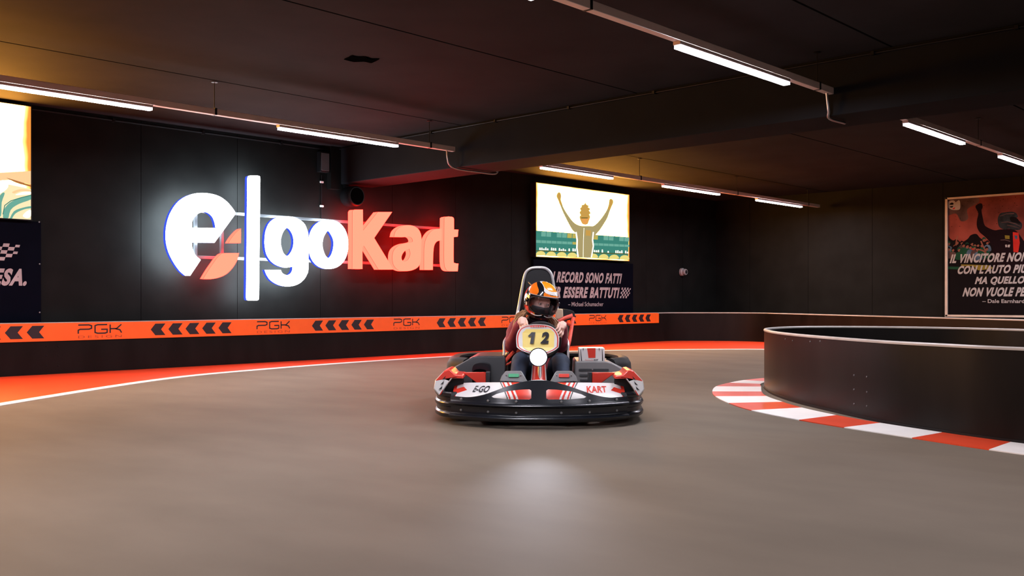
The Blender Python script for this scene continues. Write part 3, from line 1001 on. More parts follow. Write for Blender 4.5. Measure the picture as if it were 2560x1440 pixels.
arm = spline([(556, 300), (566, 270), (585, 262), (592, 246), (612, 250), (622, 236), (640, 244), (650, 240), (664, 262), (668, 305), (650, 350), (665, 440), (690, 560), (730, 610), (850, 660), (950, 650), (1150, 650), (1250, 740), (1330, 900), (1360, 1290, 1), (820, 1290, 1), (830, 1000), (780, 850), (700, 760), (620, 690), (578, 600), (580, 500), (600, 400), (575, 340)], 4, True)
b.shape([arm], fpx, .009, None, 4)
hm = spline([(905, 520), (912, 450), (950, 395), (1020, 380), (1120, 372), (1190, 392), (1220, 450), (1190, 470, 1), (1235, 510), (1285, 560), (1270, 640), (1200, 660), (1080, 640), (1010, 650), (930, 610)], 4, True)
b.shape([hm], fpx, .010, None, 3)
b.shape([spline([(1100, 455), (1190, 462), (1250, 530), (1262, 560), (1180, 545), (1110, 520)], 3, True)], fpx, .0105, None, 0)
for pts in ([(960, 540), (1060, 530), (1180, 560), (1260, 600)], [(1050, 580), (1150, 600), (1240, 630)], [(940, 440), (1040, 405), (1160, 400)]):
    b.ribbon(pts, 14, fpx, .0115, 2)
b.shape([[(1140, 690), (1230, 700), (1250, 860), (1225, 1010), (1150, 1000)]], fpx, .011, None, 7)
b.shape([[(1165, 740), (1215, 745), (1210, 800), (1180, 800)]], fpx, .012, None, 5)
b.shape([[(1015, 740), (1090, 745), (1090, 800), (1020, 795)]], fpx, .011, None, 8)
b.ribbon([(950, 815), (1020, 812), (1100, 835)], 12, fpx, .011, 2)
b.shape([[(1020, 890), (1045, 885), (1055, 925), (1025, 928)]], fpx, .011, None, 10)
b.shape([[(1060, 890), (1100, 885), (1090, 930), (1062, 928)]], fpx, .011, None, 10)
b.shape([spline([(300, 190), (318, 250), (310, 330), (250, 345), (170, 335), (120, 290), (120, 235), (160, 200), (215, 195), (245, 225, 1)], 4, True)], fpx, .006, None, 10)
b.shape([spline([(155, 245), (185, 228), (212, 240), (205, 262), (155, 262)], 3, True)], fpx, .007, None, 0)
b.shape([[(158, 285), (215, 280), (190, 308), (160, 305)]], fpx, .007, None, 0)
b.shape([[(195, 320), (240, 300), (228, 330), (205, 332)]], fpx, .007, None, 7)
b.build('print', pm, fp, angle=0, recalc=False)
b = Mb()
for (s, xa, ya, yb, xe, bold) in (('IL VINCITORE NON', 150, 1180, 1040, 1405, .05), ("CON L'AUTO PIÙ", 262, 1350, 1190, 1395, .05)):
    (u0, z0), (u1, _), (_, z1) = fu(xa, ya), fu(xe, ya), fu(xa, yb)
    b.text(s, (u0, u1, z0, z1), ff, .014, 0, shear=.28, bold=bold, spacing=1.12)
for (s, x0, x1, y0, y1, bold) in (('MA QUELLO', 2436, 2565, 713.5, 692, .05), ('NON VUOLE PE', 2406, 2567, 741.5, 719, .05), ('– Dale Earnhardt', 2456, 2568, 757.5, 748, .02)):
    p0, p1, p2 = at(x0, y0, X=FX), at(x1, y0, X=FX), at(x0, y1, X=FX)
    b.text(s, (fy1 - p0.y, fy1 - p1.y, p0.z, p2.z), ff, .014, 0, shear=0 if s.startswith('–') else .28, bold=bold, spacing=1.0 if s.startswith('–') else 1.12)
b.build('lettering', M['print_white'], fp, angle=0, recalc=False)

# ------------------------------------------------------------------ the kart
KT = 6.38                                            # distance of its nose from the eye
KL = Vector((CW * KT + SW * .178, SW * KT - CW * .178, 0))
kart = thing('go_kart', 'racing kart number 12 with lit headlight, black bumper and white and red panels', 'go-kart', KL, math.atan2(KL.y, KL.x) - math.pi / 2)


def kp(px, py, y):
    """pixel at a distance y behind the nose -> kart coordinates (x to the right, y rearwards, z up)"""
    s = (KT + y) / 2400
    return Vector(((px - 1347) * s, y, EYE - (py - 750) * s))


M['plastic'] = mat('black_bumper_plastic', (0.008, 0.0095, 0.014), 0.27, var=.1, spec=.6)
M['plastic_matt'] = mat('matt_black_guard_plastic', (0.012, 0.011, 0.011), 0.6, var=.15, spec=.25)
M['plastic_grey'] = mat('grey_pod_plastic', (0.17, 0.165, 0.165), 0.5, var=.06)
M['plastic_dark'] = mat('dark_grey_pod_plastic', (0.028, 0.029, 0.032), 0.45, var=.1)
M['kart_white'] = mat('white_body_plastic', (0.78, 0.76, 0.74), 0.35, var=.03, coat=.3)
M['kart_red'] = mat('red_body_plastic', (0.72, 0.045, 0.025), 0.35, var=.04, coat=.3)
M['kart_ink'] = mat('black_decal_ink', (0.012, 0.012, 0.015), 0.4)
M['rubber'] = mat('black_tyre_rubber', (0.014, 0.014, 0.014), 0.75, bump=.1, scale=40)
M['seat'] = mat('black_seat_shell', (0.016, 0.017, 0.02), 0.4)
M['belt'] = mat('red_harness_webbing', (0.70, 0.07, 0.035), 0.6, scale=60)
M['yellow_decal'] = mat('yellow_number_field', (0.92, 0.72, 0.20), 0.4, var=.03)
M['chrome'] = mat('bright_tube', (0.62, 0.61, 0.62), 0.35, metal=.35)
M['headlight'] = glow('headlight_beam_light', (0.86, 0.92, 1.0), 50.0)
M['pad_green'] = mat('green_pedal_pad', (0.03, 0.33, 0.14), 0.5)

# front bumper: ribbed band and a humped shield with two windows
XB = .605


def arc_y(x):
    return .225 * abs(x / XB) ** 2.2


fpath = [(XB - 2 * XB * i / 40, arc_y(XB - 2 * XB * i / 40)) for i in range(41)]
band = [(-.03, .044), (.0, .044), (.012, .050), (.024, .062), (.027, .071), (.022, .079), (.006, .083), (.003, .089), (.003, .138), (.008, .143), (.022, .147), (.027, .155), (.022, .163), (.006, .167), (.003, .176), (-.03, .176)]
b = Mb()
b.sweep(fpath, band)
fb = b.build('front_bumper', M['plastic'], kart, angle=50)


def hump(x):
    a = min(1, abs(x) / .50)
    return .198 + .126 * (.5 + .5 * math.cos(math.pi * a)) ** .92


def bent(u, v, d):
    """u across, v up, d behind the outer face of the shield"""
    e = .002
    g = (arc_y(u + e) - arc_y(u - e)) / (2 * e)
    L = math.hypot(1, g)
    lean = .05 * max(0, v - .17) / .15
    return Vector((u - g / L * -d * -1 * -1, arc_y(u) + d / L + lean, v))


def win(sgn):
    w = [(.050, .205), (.062, .198), (.205, .197), (.300, .203), (.318, .212), (.285, .229), (.215, .250), (.120, .262), (.062, .264), (.050, .255)]
    w = [(sgn * p[0], p[1]) for p in w]
    return w


b = Mb()
NX = 64
holes = [win(1), win(-1)]


def inside(x, z, poly):
    c = False
    for i in range(len(poly)):
        (xa, za), (xb, zb) = poly[i - 1], poly[i]
        if (za > z) != (zb > z) and x < (xb - xa) * (z - za) / (zb - za) + xa:
            c = not c
    return c


def spans(x):
    """solid height intervals of the shield at x"""
    top = hump(x)
    for h in holes:
        zs = []
        for i in range(len(h)):
            (xa, za), (xb, zb) = h[i - 1], h[i]
            if (xa > x) != (xb > x):
                zs.append(za + (zb - za) * (x - xa) / (xb - xa))
        if len(zs) >= 2:
            return [(.168, min(zs)), (max(zs), top)]
    return [(.168, top)]


xs = sorted(set([-.6 + 1.2 * i / NX for i in range(NX + 1)] + [s * w for s in (1, -1) for w in (.0499, .0501, .062, .3179, .3181, .30, .285)]))
for i in range(len(xs) - 1):
    xa, xb = xs[i] + 1e-6, xs[i + 1] - 1e-6
    sa, sb = spans(xa), spans(xb)
    if len(sa) != len(sb):
        continue
    for (p, q) in zip(sa, sb):
        v = [bent(xs[i], p[0], 0), bent(xs[i + 1], q[0], 0), bent(xs[i + 1], q[1], 0), bent(xs[i], p[1], 0),
             bent(xs[i], p[0], .016), bent(xs[i + 1], q[0], .016), bent(xs[i + 1], q[1], .016), bent(xs[i], p[1], .016)]
        b.add(v, [(0, 1, 2, 3), (7, 6, 5, 4), (3, 2, 6, 7), (0, 4, 5, 1)])
for h in holes:                                      # window edges
    n = len(h)
    b.add([bent(p[0], p[1], 0) for p in h] + [bent(p[0], p[1], .016) for p in h], [(k, (k + 1) % n, n + (k + 1) % n, n + k) for k in range(n)])
b.build('shield', M['plastic'], fb, angle=40)
for x in (-.53, -.34, -.15, .15, .34, .53):
    for z in (.110, .184):
        b = Mb()
        b.lathe([(0, -.006), (.006, -.005), (.009, 0)], 10, (x, arc_y(x) - .006, z), 'y')
        b.build('rivet', M['plastic_grey'], fb)

# nose fairing behind the shield: white wings with red flames


def nose(u, v):
    x = -.60 + 1.2 * u
    y0, y1 = arc_y(x) + .045, arc_y(x) * .75 + .31
    z = .188 + .098 * v ** .8 - .02 * abs(x / .6) ** 3 * v
    return Vector((x, y0 + (y1 - y0) * v, z))


def nose_mat(u, v):
    x = abs(-.60 + 1.2 * u)
    s = x - .06 * v
    if s < .135:
        return 1
    if .150 < s < .165 or .185 < s < .197:
        return 1
    if .205 < s < .212:
        return 2
    if x > .575:
        return 1
    if x > .50 and (x - .50) > abs(v - .45) * .12 and math.sin(30 * x + 9 * v) > .1:
        return 1
    return 0


b = Mb().grid(nose, 360, 44, nose_mat)
nf = b.build('nose_fairing', [M['kart_white'], M['kart_red'], M['kart_ink']], kart, recalc=False)


def on_nose(u, v, d):
    p = nose((u + .6) / 1.2, v)
    return p + Vector((0, -.25, .97)) * d


b = Mb()
b.text('E-GO', (-.46, -.33, .30, .72), on_nose, .004, 0, bold=.02, shear=.05)
b.build('lettering', M['kart_ink'], nf, angle=0, recalc=False)
b = Mb()
b.text('KART', (.33, .47, .30, .72), on_nose, .004, 0, bold=.02)
b.build('lettering', M['kart_red'], nf, angle=0, recalc=False)

# corner fairings and side bumpers
for s, nm in ((-1, 'left'), (1, 'right')):
    pts = [(1, .24), (.985, .30), (.905, .362), (.865, .374), (.835, .370), (.795, .340), (.725, .335), (.715, .312), (.825, .314), (.872, .268), (.905, .232), (.925, .200), (.95, .195)]
    lp = [(s * .735 * p[0], p[1]) for p in pts]
    b = Mb()

    def cf(u, v, d):
        return Vector((u, .30 + d + .10 * (v - .2), v))

    b.shape([lp], cf, 0, .34, 0, bands=[(0, .34, 0)])
    o = b.build('corner_fairing', [M['kart_white'], M['kart_red']], kart, angle=30, bevel=.008)
    for p in o.data.polygons:
        c = p.center
        if c.z > .338 or (c.z > .30 and abs(c.x) < .66) or c.z < .215:
            p.material_index = 1
    b = Mb()
    b.shape([[(s * .735 * u, v) for (u, v) in ((.73, .313), (.825, .312), (.872, .268), (.93, .2), (.72, .17))]], lambda u, v, d: Vector((u, .42 + d, v)), 0, .05, 0)
    b.build('intake', M['kart_ink'], o)
    b = Mb()                                         # dark flame marks on the outer slope
    for k in range(3):
        z0 = .235 + .035 * k
        b.shape([[(s * (.700 - .012 * k), z0), (s * (.672 - .012 * k), z0 + .028), (s * (.678 - .01 * k), z0 + .006)]], lambda u, v, d: Vector((u, .298 + .10 * (v - .2) + d, v)), -.004, None, 0)
    b.build('decal', M['kart_ink'], o, angle=0)
    sp = [(.595, .25), (.66, .31), (.705, .40), (.735, .55), (.745, .80), (.742, 1.05), (.73, 1.22)]
    sp = spline(sp, 5)
    sp = [(s * p[0], p[1]) for p in sp]
    if s < 0:
        sp = sp
    else:
        sp = sp[::-1]
    prof = [(-.04, .045), (.0, .045), (.014, .054), (.018, .070), (.012, .082), (.002, .090), (.002, .118), (.012, .126), (.018, .140), (.012, .152), (.002, .160), (.002, .184), (.012, .192), (.018, .206), (.010, .222), (-.04, .222)]
    prof = [((-p[0]) if s > 0 else -p[0], p[1]) for p in prof]
    # outward is the right of a path running rearwards on the left side, so mirror where needed
    prof = [(-q[0], q[1]) for q in prof] if s < 0 or s > 0 else prof
    Mb().sweep(sp, prof).build('side_bumper', M['plastic'], kart, angle=50)

# rear guard
rp = spline([(.60, 1.08), (.71, 1.22), (.745, 1.42), (.74, 1.68), (.66, 1.90), (.45, 1.985), (0, 2.0), (-.45, 1.985), (-.66, 1.90), (-.74, 1.68), (-.745, 1.42), (-.71, 1.22), (-.60, 1.08)][::-1], 5)
rg = Mb().sweep(rp, [(-.05, .09), (-.012, .08), (.004, .12), (.004, .20), (.016, .23), (.016, .26), (.004, .30), (.0, .355), (-.02, .392), (-.06, .41), (-.10, .40), (-.10, .38), (-.05, .36)], prof_closed=True).build('rear_guard', M['plastic_matt'], kart, angle=50)
b = Mb()
b.shape([[(-.50, .355), (-.20, .355), (-.20, .39), (-.50, .39)]], lambda u, v, d: Vector((u, 1.86 + d, v)), -.004, .004, 0)
b.build('rear_strip', M['kart_red'], rg, angle=0)

# floor tray, frame, wheels
b = Mb()
b.shape([spline([(-.34, .22, 1), (.34, .22, 1), (.40, .6), (.42, 1.3), (.40, 1.8, 1), (-.40, 1.8, 1), (-.42, 1.3), (-.40, .6)], 3, True)], lambda u, v, d: Vector((u, v, d)), .045, .055)
b.build('floor_tray', M['plastic_dark'], kart, angle=0)
for s in (-1, 1):
    pts = spline3([(s * .15, .2, .075), (s * .30, .35, .075), (s * .36, .7, .075), (s * .38, 1.2, .075), (s * .38, 1.85, .075)], 5)
    Mb().tube(pts, .016, 10).build('frame_tube', M['chrome'], kart)


def wheel(x, y, r, w, rz=0.0):
    b = Mb()
    h = w / 2
    b.lathe([(r * .55, -h), (r * .82, -h), (r * .95, -h * .92), (r, -h * .7), (r, h * .7), (r * .95, h * .92), (r * .82, h), (r * .55, h), (r * .55, -h)], 36, (0, 0, 0), 'x')
    t = b.build('wheel', M['rubber'], kart)
    t.location = (x, y, r)
    t.rotation_euler = (0, 0, rz)
    b = Mb()
    b.lathe([(0, -h * .5), (r * .3, -h * .6), (r * .5, -h * .9), (r * .56, -h * .95), (r * .56, h * .95), (r * .5, h * .9), (r * .3, h * .6), (0, h * .5)], 24, (0, 0, 0), 'x')
    b.build('rim', M['steel'], t)


for s in (-1, 1):
    wheel(s * .52, .56, .128, .125, math.radians(4))
    wheel(s * .57, 1.52, .138, .20)
Mb().tube([(-.56, 1.52, .138), (.56, 1.52, .138)], .02, 12).build('rear_axle', M['chrome'], kart)

# side pods
b = Mb()
b.shape([[(-.715, .10), (-.715, .29), (-.655, .340), (-.490, .432), (-.455, .440), (-.26, .440), (-.25, .430), (-.25, .08)]], lambda u, v, d: Vector((u, .76 + d + .25 * max(0, v - .2), v)), 0, .55)
lpod = b.build('side_pod', M['plastic_dark'], kart, bevel=.018, segs=3)
lpod['label'] = 'dark grey side pod'
b = Mb()
p = [kp(px, py, .84) for (px, py) in ((1128, 925), (1184, 893))]
b.tube([p[0] + Vector((0, -.035, .0)), p[1] + Vector((0, -.01, .0))], .006, 8)
b.build('edge_highlight', M['plastic_grey'], lpod)  # grey tube drawn in place of the highlight on the pod's sloping edge
b = Mb()
b.shape([[(.262, .08), (.272, .392), (.285, .402), (.50, .402), (.540, .392), (.650, .335), (.715, .28), (.715, .10)]], lambda u, v, d: Vector((u, .76 + d + .25 * max(0, v - .2), v)), 0, .55)
rpod = b.build('side_pod', M['plastic_grey'], kart, bevel=.018, segs=3)
rpod['label'] = 'light grey slotted side pod'


def rpad(u, v, d):
    return Vector((u, .76 + d + .25 * max(0, v - .2), v))


for (u0, u1, v0) in ((.305, .515, .340), (.310, .40, .300), (.312, .40, .263)):
    r = .0075
    lp = [(u0 + r * math.cos(a), v0 + r * math.sin(a)) for a in [math.pi / 2 + math.pi * k / 8 for k in range(9)]] + [(u1 + r * math.cos(a), v0 + r * math.sin(a)) for a in [-math.pi / 2 + math.pi * k / 8 for k in range(9)]]
    b = Mb()
    b.shape([lp], rpad, -.0015, .004, 0)
    b.build('slot', M['kart_ink'], rpod, angle=0)
b = Mb()
b.lathe([(0, -.005), (.005, -.004), (.007, 0)], 10, (.40, .795, .340), 'y')
b.build('screw', M['steel'], rpod)

# black scoop on the left pod
c0, c1 = kp(1180, 908, .70), kp(1226, 962, .70)
lp = spline([(c0.x, c1.z, 1), (c0.x, c0.z - .05), (c0.x + .015, c0.z - .012), (c0.x + .05, c0.z), (c1.x - .05, c0.z), (c1.x - .01, c0.z - .012), (c1.x, c0.z - .05), (c1.x, c1.z, 1)], 4, True)
sc = Mb().shape([lp], lambda u, v, d: Vector((u, .70 + d, v)), 0, .16).build('air_scoop', M['plastic'], kart, bevel=.008)
lp2 = [((x - (c0.x + c1.x) / 2) * .78 + (c0.x + c1.x) / 2 - .012, (z - c1.z) * .72 + c1.z) for (x, z) in lp]
Mb().shape([lp2], lambda u, v, d: Vector((u, .699 + d, v)), -.002, .004).build('scoop_mouth', M['gap'], sc, angle=0)

# red wheel deflectors
for s in (-1, 1):
    lp = [(s * .548, .343), (s * .380, .343), (s * .380, .245), (s * .435, .258)]
    d = Mb().shape([lp], lambda u, v, d: Vector((u, .50 + d - .05 * (abs(u) - .38), v)), 0, .02).build('wheel_deflector', M['kart_red'], kart, bevel=.004)
    Mb().box(min(s * .352, s * .379), max(s * .352, s * .379), .49, .56, .2, .345).build('deflector_bracket', M['plastic_dark'], d, bevel=.004)
    Mb().tube(spline3([(s * .36, .56, .20), (s * .30, .58, .13), (s * .2, .6, .1)], 4), .012, 8).build('steering_arm', M['steel'], d)

# pedals on their grey plates
for s, pad, nm in ((-1, M['pad_green'], 'green accelerator pedal'), (1, M['kart_red'], 'red brake pedal')):
    yy = .36
    q = [(-.274, .292), (-.262, .325), (-.236, .356), (-.228, .360), (-.126, .360), (-.118, .352), (-.078, .285)]
    lp = [(-s * a, z) for (a, z) in q]
    ped = Mb().shape([lp], lambda u, v, d: Vector((u, yy + d + .5 * (v - .29), v)), 0, .012).build('pedal', M['plastic_grey'], kart, bevel=.003)
    ped['label'] = nm
    lp = [(-s * a, z) for (a, z) in ((-.214, .318), (-.214, .341), (-.140, .341), (-.140, .318))]
    Mb().shape([lp], lambda u, v, d: Vector((u, yy + d + .5 * (v - .29), v)), -.010, .002).build('pad', pad, ped, bevel=.003)
    for a in (-.228, -.126):
        Mb().lathe([(0, -.005), (.005, -.004), (.006, 0)], 10, (-s * a, yy + .018, .331), 'y').build('bolt', M['steel'], ped)
    Mb().tube([(s * .17, .37, .29), (s * .17, .45, .07)], .012, 8).build('pedal_arm', M['steel'], ped)

# steering column fairing, headlight, number plate
cf_pts = [(-.060, .10), (-.052, .30), (-.045, .40), (.045, .40), (.052, .30), (.060, .10)]
cfm = Mb()


def colf(u, v, d):
    return Vector((u, .30 + .30 * (v - .1) + d + 1.2 * u * u * 4, v))


cfm.grid(lambda u, v: Vector(((u - .5) * (.13 - .05 * v), .30 + .35 * v + .9 * ((u - .5) * .12) ** 2 * 20, .10 + .32 * v)), 12, 24, lambda u, v: 1 if (.50 < v < .545 or abs(u - .5) > .42) else 0)
cfo = cfm.build('column_fairing', [M['kart_red'], M['kart_white']], kart, recalc=False)
sd = cfo.modifiers.new('thickness', 'SOLIDIFY')
sd.thickness = .008
sd.offset = 1
hl_c = kp(1346, 893, .46)
Mb().lathe([(0, .10), (.035, .09), (.062, .03), (.068, 0), (.066, -.012), (.060, -.012), (.058, -.004)], 32, hl_c, 'y').build('headlight', M['plastic'], kart)
hlo = [o for o in kart.children if o.name.startswith('headlight')][0]
Mb().lathe([(.058, -.004), (.045, -.012), (.025, -.017), (0, -.019)], 32, hl_c, 'y').build('lens', M['headlight'], hlo)
sl = bpy.data.lights.new('headlight_beam', 'SPOT')
sl.energy = HEADLIGHT_WATTS * 8
sl.color = (0.82, 0.86, 1.0)
sl.spot_size = math.radians(22)
sl.spot_blend = 1.0
sl.shadow_soft_size = .02
so = bpy.data.objects.new('headlight_beam', sl)
COL.objects.link(so)
so.parent = hlo
so.location = (hl_c.x, hl_c.y - .03, hl_c.z)
so.rotation_euler = (math.radians(90 - 6.4), 0, math.radians(180))

pl = spline([(1292, 868, 1), (1290, 848), (1293, 832), (1301, 820), (1315, 814), (1333, 811), (1350, 811), (1368, 813), (1383, 819), (1393, 830), (1398, 845), (1397, 868, 1), (1386, 876), (1366, 884), (1346, 887), (1324, 883), (1304, 876)], 4, True)


def plate(u, v, d):
    p = kp(u, v, .50)
    return p + Vector((0, d + .35 * (p.z - .6) + .9 * p.x * p.x, 0))


npl = Mb().shape([pl], plate, 0, .02).build('number_plate', M['kart_white'], kart, bevel=.004)
b = Mb()
cx, cy = 1345.0, 848.0


def scl(pts, sx, sy, dy=0):
    return [(cx + (u - cx) * sx, cy + (v - cy) * sy + dy) for (u, v) in pts]


b.shape([scl(pl, .96, .94)], plate, -.003, None, 0)
b.shape([scl(pl, .90, .90)], plate, -.004, None, 1)
b.shape([[(1307, 868), (1306, 832), (1316, 823), (1376, 823), (1386, 832), (1385, 868), (1372, 876), (1320, 876)]], plate, -.005, None, 2)
b.shape([[(1319.5, 840), (1325, 835), (1329, 830.5), (1338.5, 830.5), (1333.5, 859), (1325, 859), (1328.6, 838.5), (1323.5, 842.5)]], plate, -.006, None, 3)
b.text('2', (1351, 1376, 859, 830), plate, -.006, 3, bold=.06, shear=-.2)
for k in range(7):
    b.shape([[(1326 + 6 * k, 815.2), (1330 + 6 * k, 815.2), (1330 + 6 * k, 818), (1326 + 6 * k, 818)]], plate, -.006, None, 0)
b.build('plate_print', [M['kart_red'], M['kart_white'], M['yellow_decal'], M['kart_ink']], npl, angle=0, recalc=False)
Mb().tube([(-.05, .60, .62), (.0, .75, .565)], .016, 8).build('plate_stay', M['plastic'], npl)

# steering wheel and column
WC = Vector((.012, .74, .560))
WV = Vector((0, -.40, .9165))
WR = .142


def rim(a, r=WR):
    return WC + Vector((1, 0, 0)) * (r * math.cos(a)) + WV * (r * math.sin(a))


sw = Mb().tube([rim(2 * math.pi * k / 48) for k in range(48)], .015, 12, closed=True).build('steering_wheel', M['rubber'], kart)
b = Mb()
for a in (math.pi / 2, math.pi * 1.18, math.pi * 1.82):
    b.tube([WC, rim(a)], [.020, .012], 10)
b.lathe([(0, .02), (.05, .02), (.055, 0), (.05, -.02), (0, -.02)], 24, WC, 'y')
b.build('spokes', M['black_metal'], sw)
b = Mb()
top = [rim(math.pi * (.22 + .56 * k / 12), WR - .004) for k in range(13)]
bot = [rim(math.pi * (.22 + .56 * k / 12), WR * .45) for k in range(13)]
b.add([p + Vector((0, -.004, 0)) for p in top + bot] + [p + Vector((0, .012, 0)) for p in top + bot],
      [(k, k + 1, 14 + k, 13 + k) for k in range(12)] + [(26 + k, 39 + k, 40 + k, 27 + k) for k in range(12)])
b.build('wheel_pad', M['rubber'], sw)
Mb().tube([WC, (0, .36, .10)], .014, 10).build('steering_column', M['steel'], kart)

# seat, head hoop, harness
def seat(u, v):
    a = (u - .5) * 2                                  # across, wraps the driver
    h = v
    if h < .35:                                      # seat pan
        q = h / .35
        base = Vector((0, .92 + .38 * q, .11 - .02 * math.sin(q * math.pi)))
        up = .10 + .08 * q
    else:
        q = (h - .35) / .65
        base = Vector((0, 1.30 + .20 * q, .11 + .58 * q))
        up = .18 * (1 - q) ** .5
    half = .205 + .03 * math.sin(math.pi * min(1, h)) + (0.02 if h > .8 else 0)
    side = abs(a) ** 3
    n = Vector((0, -.35 if h > .35 else .1, .2 if h > .35 else 1)) * up * side * (1.6 if h > .35 else 1)
    return base + Vector((a * half, 0, 0)) + n + (Vector((0, -.14 * side * (1 if h > .35 else h), 0)))


st = Mb().grid(seat, 20, 30).build('seat', M['seat'], kart, recalc=False)
sd = st.modifiers.new('thickness', 'SOLIDIFY')
sd.thickness = .014
sp_ = st.modifiers.new('smooth', 'SUBSURF')
sp_.levels = sp_.render_levels = 1

HY = 1.46
hoop = [kp(1291, 800, HY - .05), kp(1296, 772, HY), kp(1305, 722, HY), kp(1311, 692, HY), kp(1317, 678, HY), kp(1329, 670.5, HY), kp(1346, 669, HY), kp(1362, 670.5, HY), kp(1374, 679, HY), kp(1381, 695, HY), kp(1388, 740, HY), kp(1396, 790, HY), kp(1399, 812, HY - .05)]
low = [Vector((hoop[0].x - .02, HY, .45)), Vector((hoop[0].x - .03, HY + .02, .1))]
lowr = [Vector((hoop[-1].x + .01, HY, .45)), Vector((hoop[-1].x + .02, HY + .02, .1))]
hp = Mb().tube(spline3(low[::-1] + hoop + lowr, 4), .0125, 10).build('head_hoop', M['chrome'], kart)
pad = [(p.x, p.z) for p in hoop[3:10]]
b = Mb()
lp = spline([(pad[0][0] + .012, .93, 1)] + [(x * .9, z - .018) for (x, z) in pad] + [(pad[-1][0] - .008, .93, 1)], 3, True)
b.shape([lp], lambda u, v, d: Vector((u, HY + d, v)), -.03, .015)
b.build('headrest_pad', M['seat'], hp, bevel=.01)
Mb().tube([kp(1316, 700, HY), kp(1330, 714, HY - .08)], .005, 6).build('hoop_stay', M['steel'], hp)

for (s, px, y) in ((-1, 1259, .95), (1, 1421, .95)):
    q = [kp(px, 917 if s > 0 else 905, y), kp(px - s * 1, 880, y + .02), kp(px - s * 1, 858, y + .06), kp(px - s * 6, 846, y + .12), kp(px - s * 20, 826, y + .3)]
    q = [Vector((q[0].x, q[0].y, .09))] + q
    Mb().tube(spline3(q, 4), .0095, 10).build('side_hoop', M['chrome'], kart)
# seat wing, pale block and black bolster right of the driver
wing = [(1398, 772), (1414, 773), (1432, 777), (1437, 786), (1433, 796), (1400, 806), (1392, 800), (1393, 780)]
b = Mb().shape([spline(wing, 3, True)], lambda u, v, d: kp(u, v, 1.42) + Vector((0, d, 0)), 0, .05)
hw = b.build('seat_wing', M['seat'], kart, bevel=.008)
b = Mb().shape([[(1390, 771), (1407, 772.5), (1408, 792), (1397, 799), (1388, 796)]], lambda u, v, d: kp(u, v, 1.41) + Vector((0, d, 0)), -.012, .012)
b.build('wing_pad', mat('pale_cream_pad', (0.75, 0.60, 0.42), .6), hw, bevel=.006)


def strap(name, pts, w, y):
    P = [kp(*p) for p in pts]
    b = Mb()
    v = []
    for i, p in enumerate(P):
        d = (P[min(i + 1, len(P) - 1)] - P[max(i - 1, 0)]).normalized()
        n = d.cross(Vector((0, 1, 0))).normalized()
        v += [p + n * w / 2, p - n * w / 2]
    f = [(2 * i, 2 * i + 1, 2 * i + 3, 2 * i + 2) for i in range(len(P) - 1)]
    b.add(v, f)
    o = b.build(name, M['belt'], kart, angle=60, recalc=False)
    s = o.modifiers.new('thickness', 'SOLIDIFY')
    s.thickness = .004
    return o


strap('harness_strap', [(1434, 792, 1.36), (1432, 800, 1.33), (1428, 825, 1.2), (1424, 850, 1.1), (1420, 868, 1.05)], .028, 0)
strap('harness_strap', [(1432, 788, 1.36), (1412, 795, 1.30), (1392, 806, 1.24), (1380, 814, 1.2)], .030, 0)
strap('harness_strap', [(1404, 806, 1.28), (1418, 808, 1.26), (1426, 813, 1.24)], .02, 0)
strap('harness_strap', [(1285, 879, .95), (1276, 888, .90), (1266, 899, .86), (1257, 911, .84)], .026, 0)
strap('harness_strap', [(1284, 900, .86), (1274, 908, .85), (1266, 912, .85), (1252, 921, .84)], .014, 0)

# white box with a red field on the right pod
bx0, bx1, by = kp(1447, 903, .86), kp(1512, 870, .86), .86


def bf(u, v, d):
    p = kp(1430 + u / 24, 860 + v / 24, by)
    return Vector((p.x, by + d, p.z))


b = Mb().shape([[(400, 250), (1950, 235), (1975, 1060), (460, 1075)]], bf, 0, .20)
pb = b.build('battery_cover', M['kart_white'], kart, bevel=.006)
b = Mb()
b.shape([[(900, 245), (1400, 238), (1395, 820), (985, 825)]], bf, -.003, None, 0)
b.shape([[(500, 330), (525, 330), (605, 1060), (545, 1060)]], bf, -.003, None, 1)
b.shape([[(1795, 330), (1815, 330), (1860, 1050), (1800, 1050)]], bf, -.003, None, 1)
b.shape([[(640, 250), (700, 250), (665, 440)]], bf, -.003, None, 1)
b.shape([[(1590, 245), (1650, 245), (1620, 450)]], bf, -.003, None, 1)
b.text('Speedy', (760, 1290, 1010, 900), bf, -.003, 2, bold=.01, shear=-.2)
b.text('KIT', (1300, 1580, 990, 900), bf, -.003, 1, bold=.02, shear=-.2)
b.build('cover_print', [M['kart_red'], M['kart_ink'], mat('pale_red_ink', (0.75, .35, .33), .5)], pb, angle=0, recalc=False)

# ------------------------------------------------------------------ the driver
M['skin'] = mat('skin', (0.80, 0.50, 0.40), 0.5, var=.06, scale=12)
M['jacket'] = mat('maroon_jacket_cloth', (0.25, 0.028, 0.045), 0.75, var=.2, scale=9, bump=.25)
M['jeans'] = mat('dark_blue_jeans', (0.022, 0.035, 0.065), 0.8, var=.25, scale=14, bump=.2)
M['hair'] = mat('light_brown_hair', (0.36, 0.20, 0.10), 0.5, var=.3, scale=30, stretch=(8, 8, 1))
M['mask'] = mat('dark_grey_face_mask', (0.055, 0.058, 0.066), 0.85, bump=.2, scale=30)
M['shell_black'] = mat('glossy_black_helmet', (0.010, 0.010, 0.013), 0.15, coat=.6)
M['shell_orange'] = mat('orange_helmet_paint', (0.90, 0.21, 0.012), 0.22, var=.03, coat=.6)
M['shell_amber'] = mat('amber_helmet_paint', (0.95, 0.33, 0.012), 0.22, var=.03, coat=.6)
M['shell_white'] = mat('white_helmet_paint', (0.80, 0.78, 0.74), 0.2, var=.02, coat=.6)
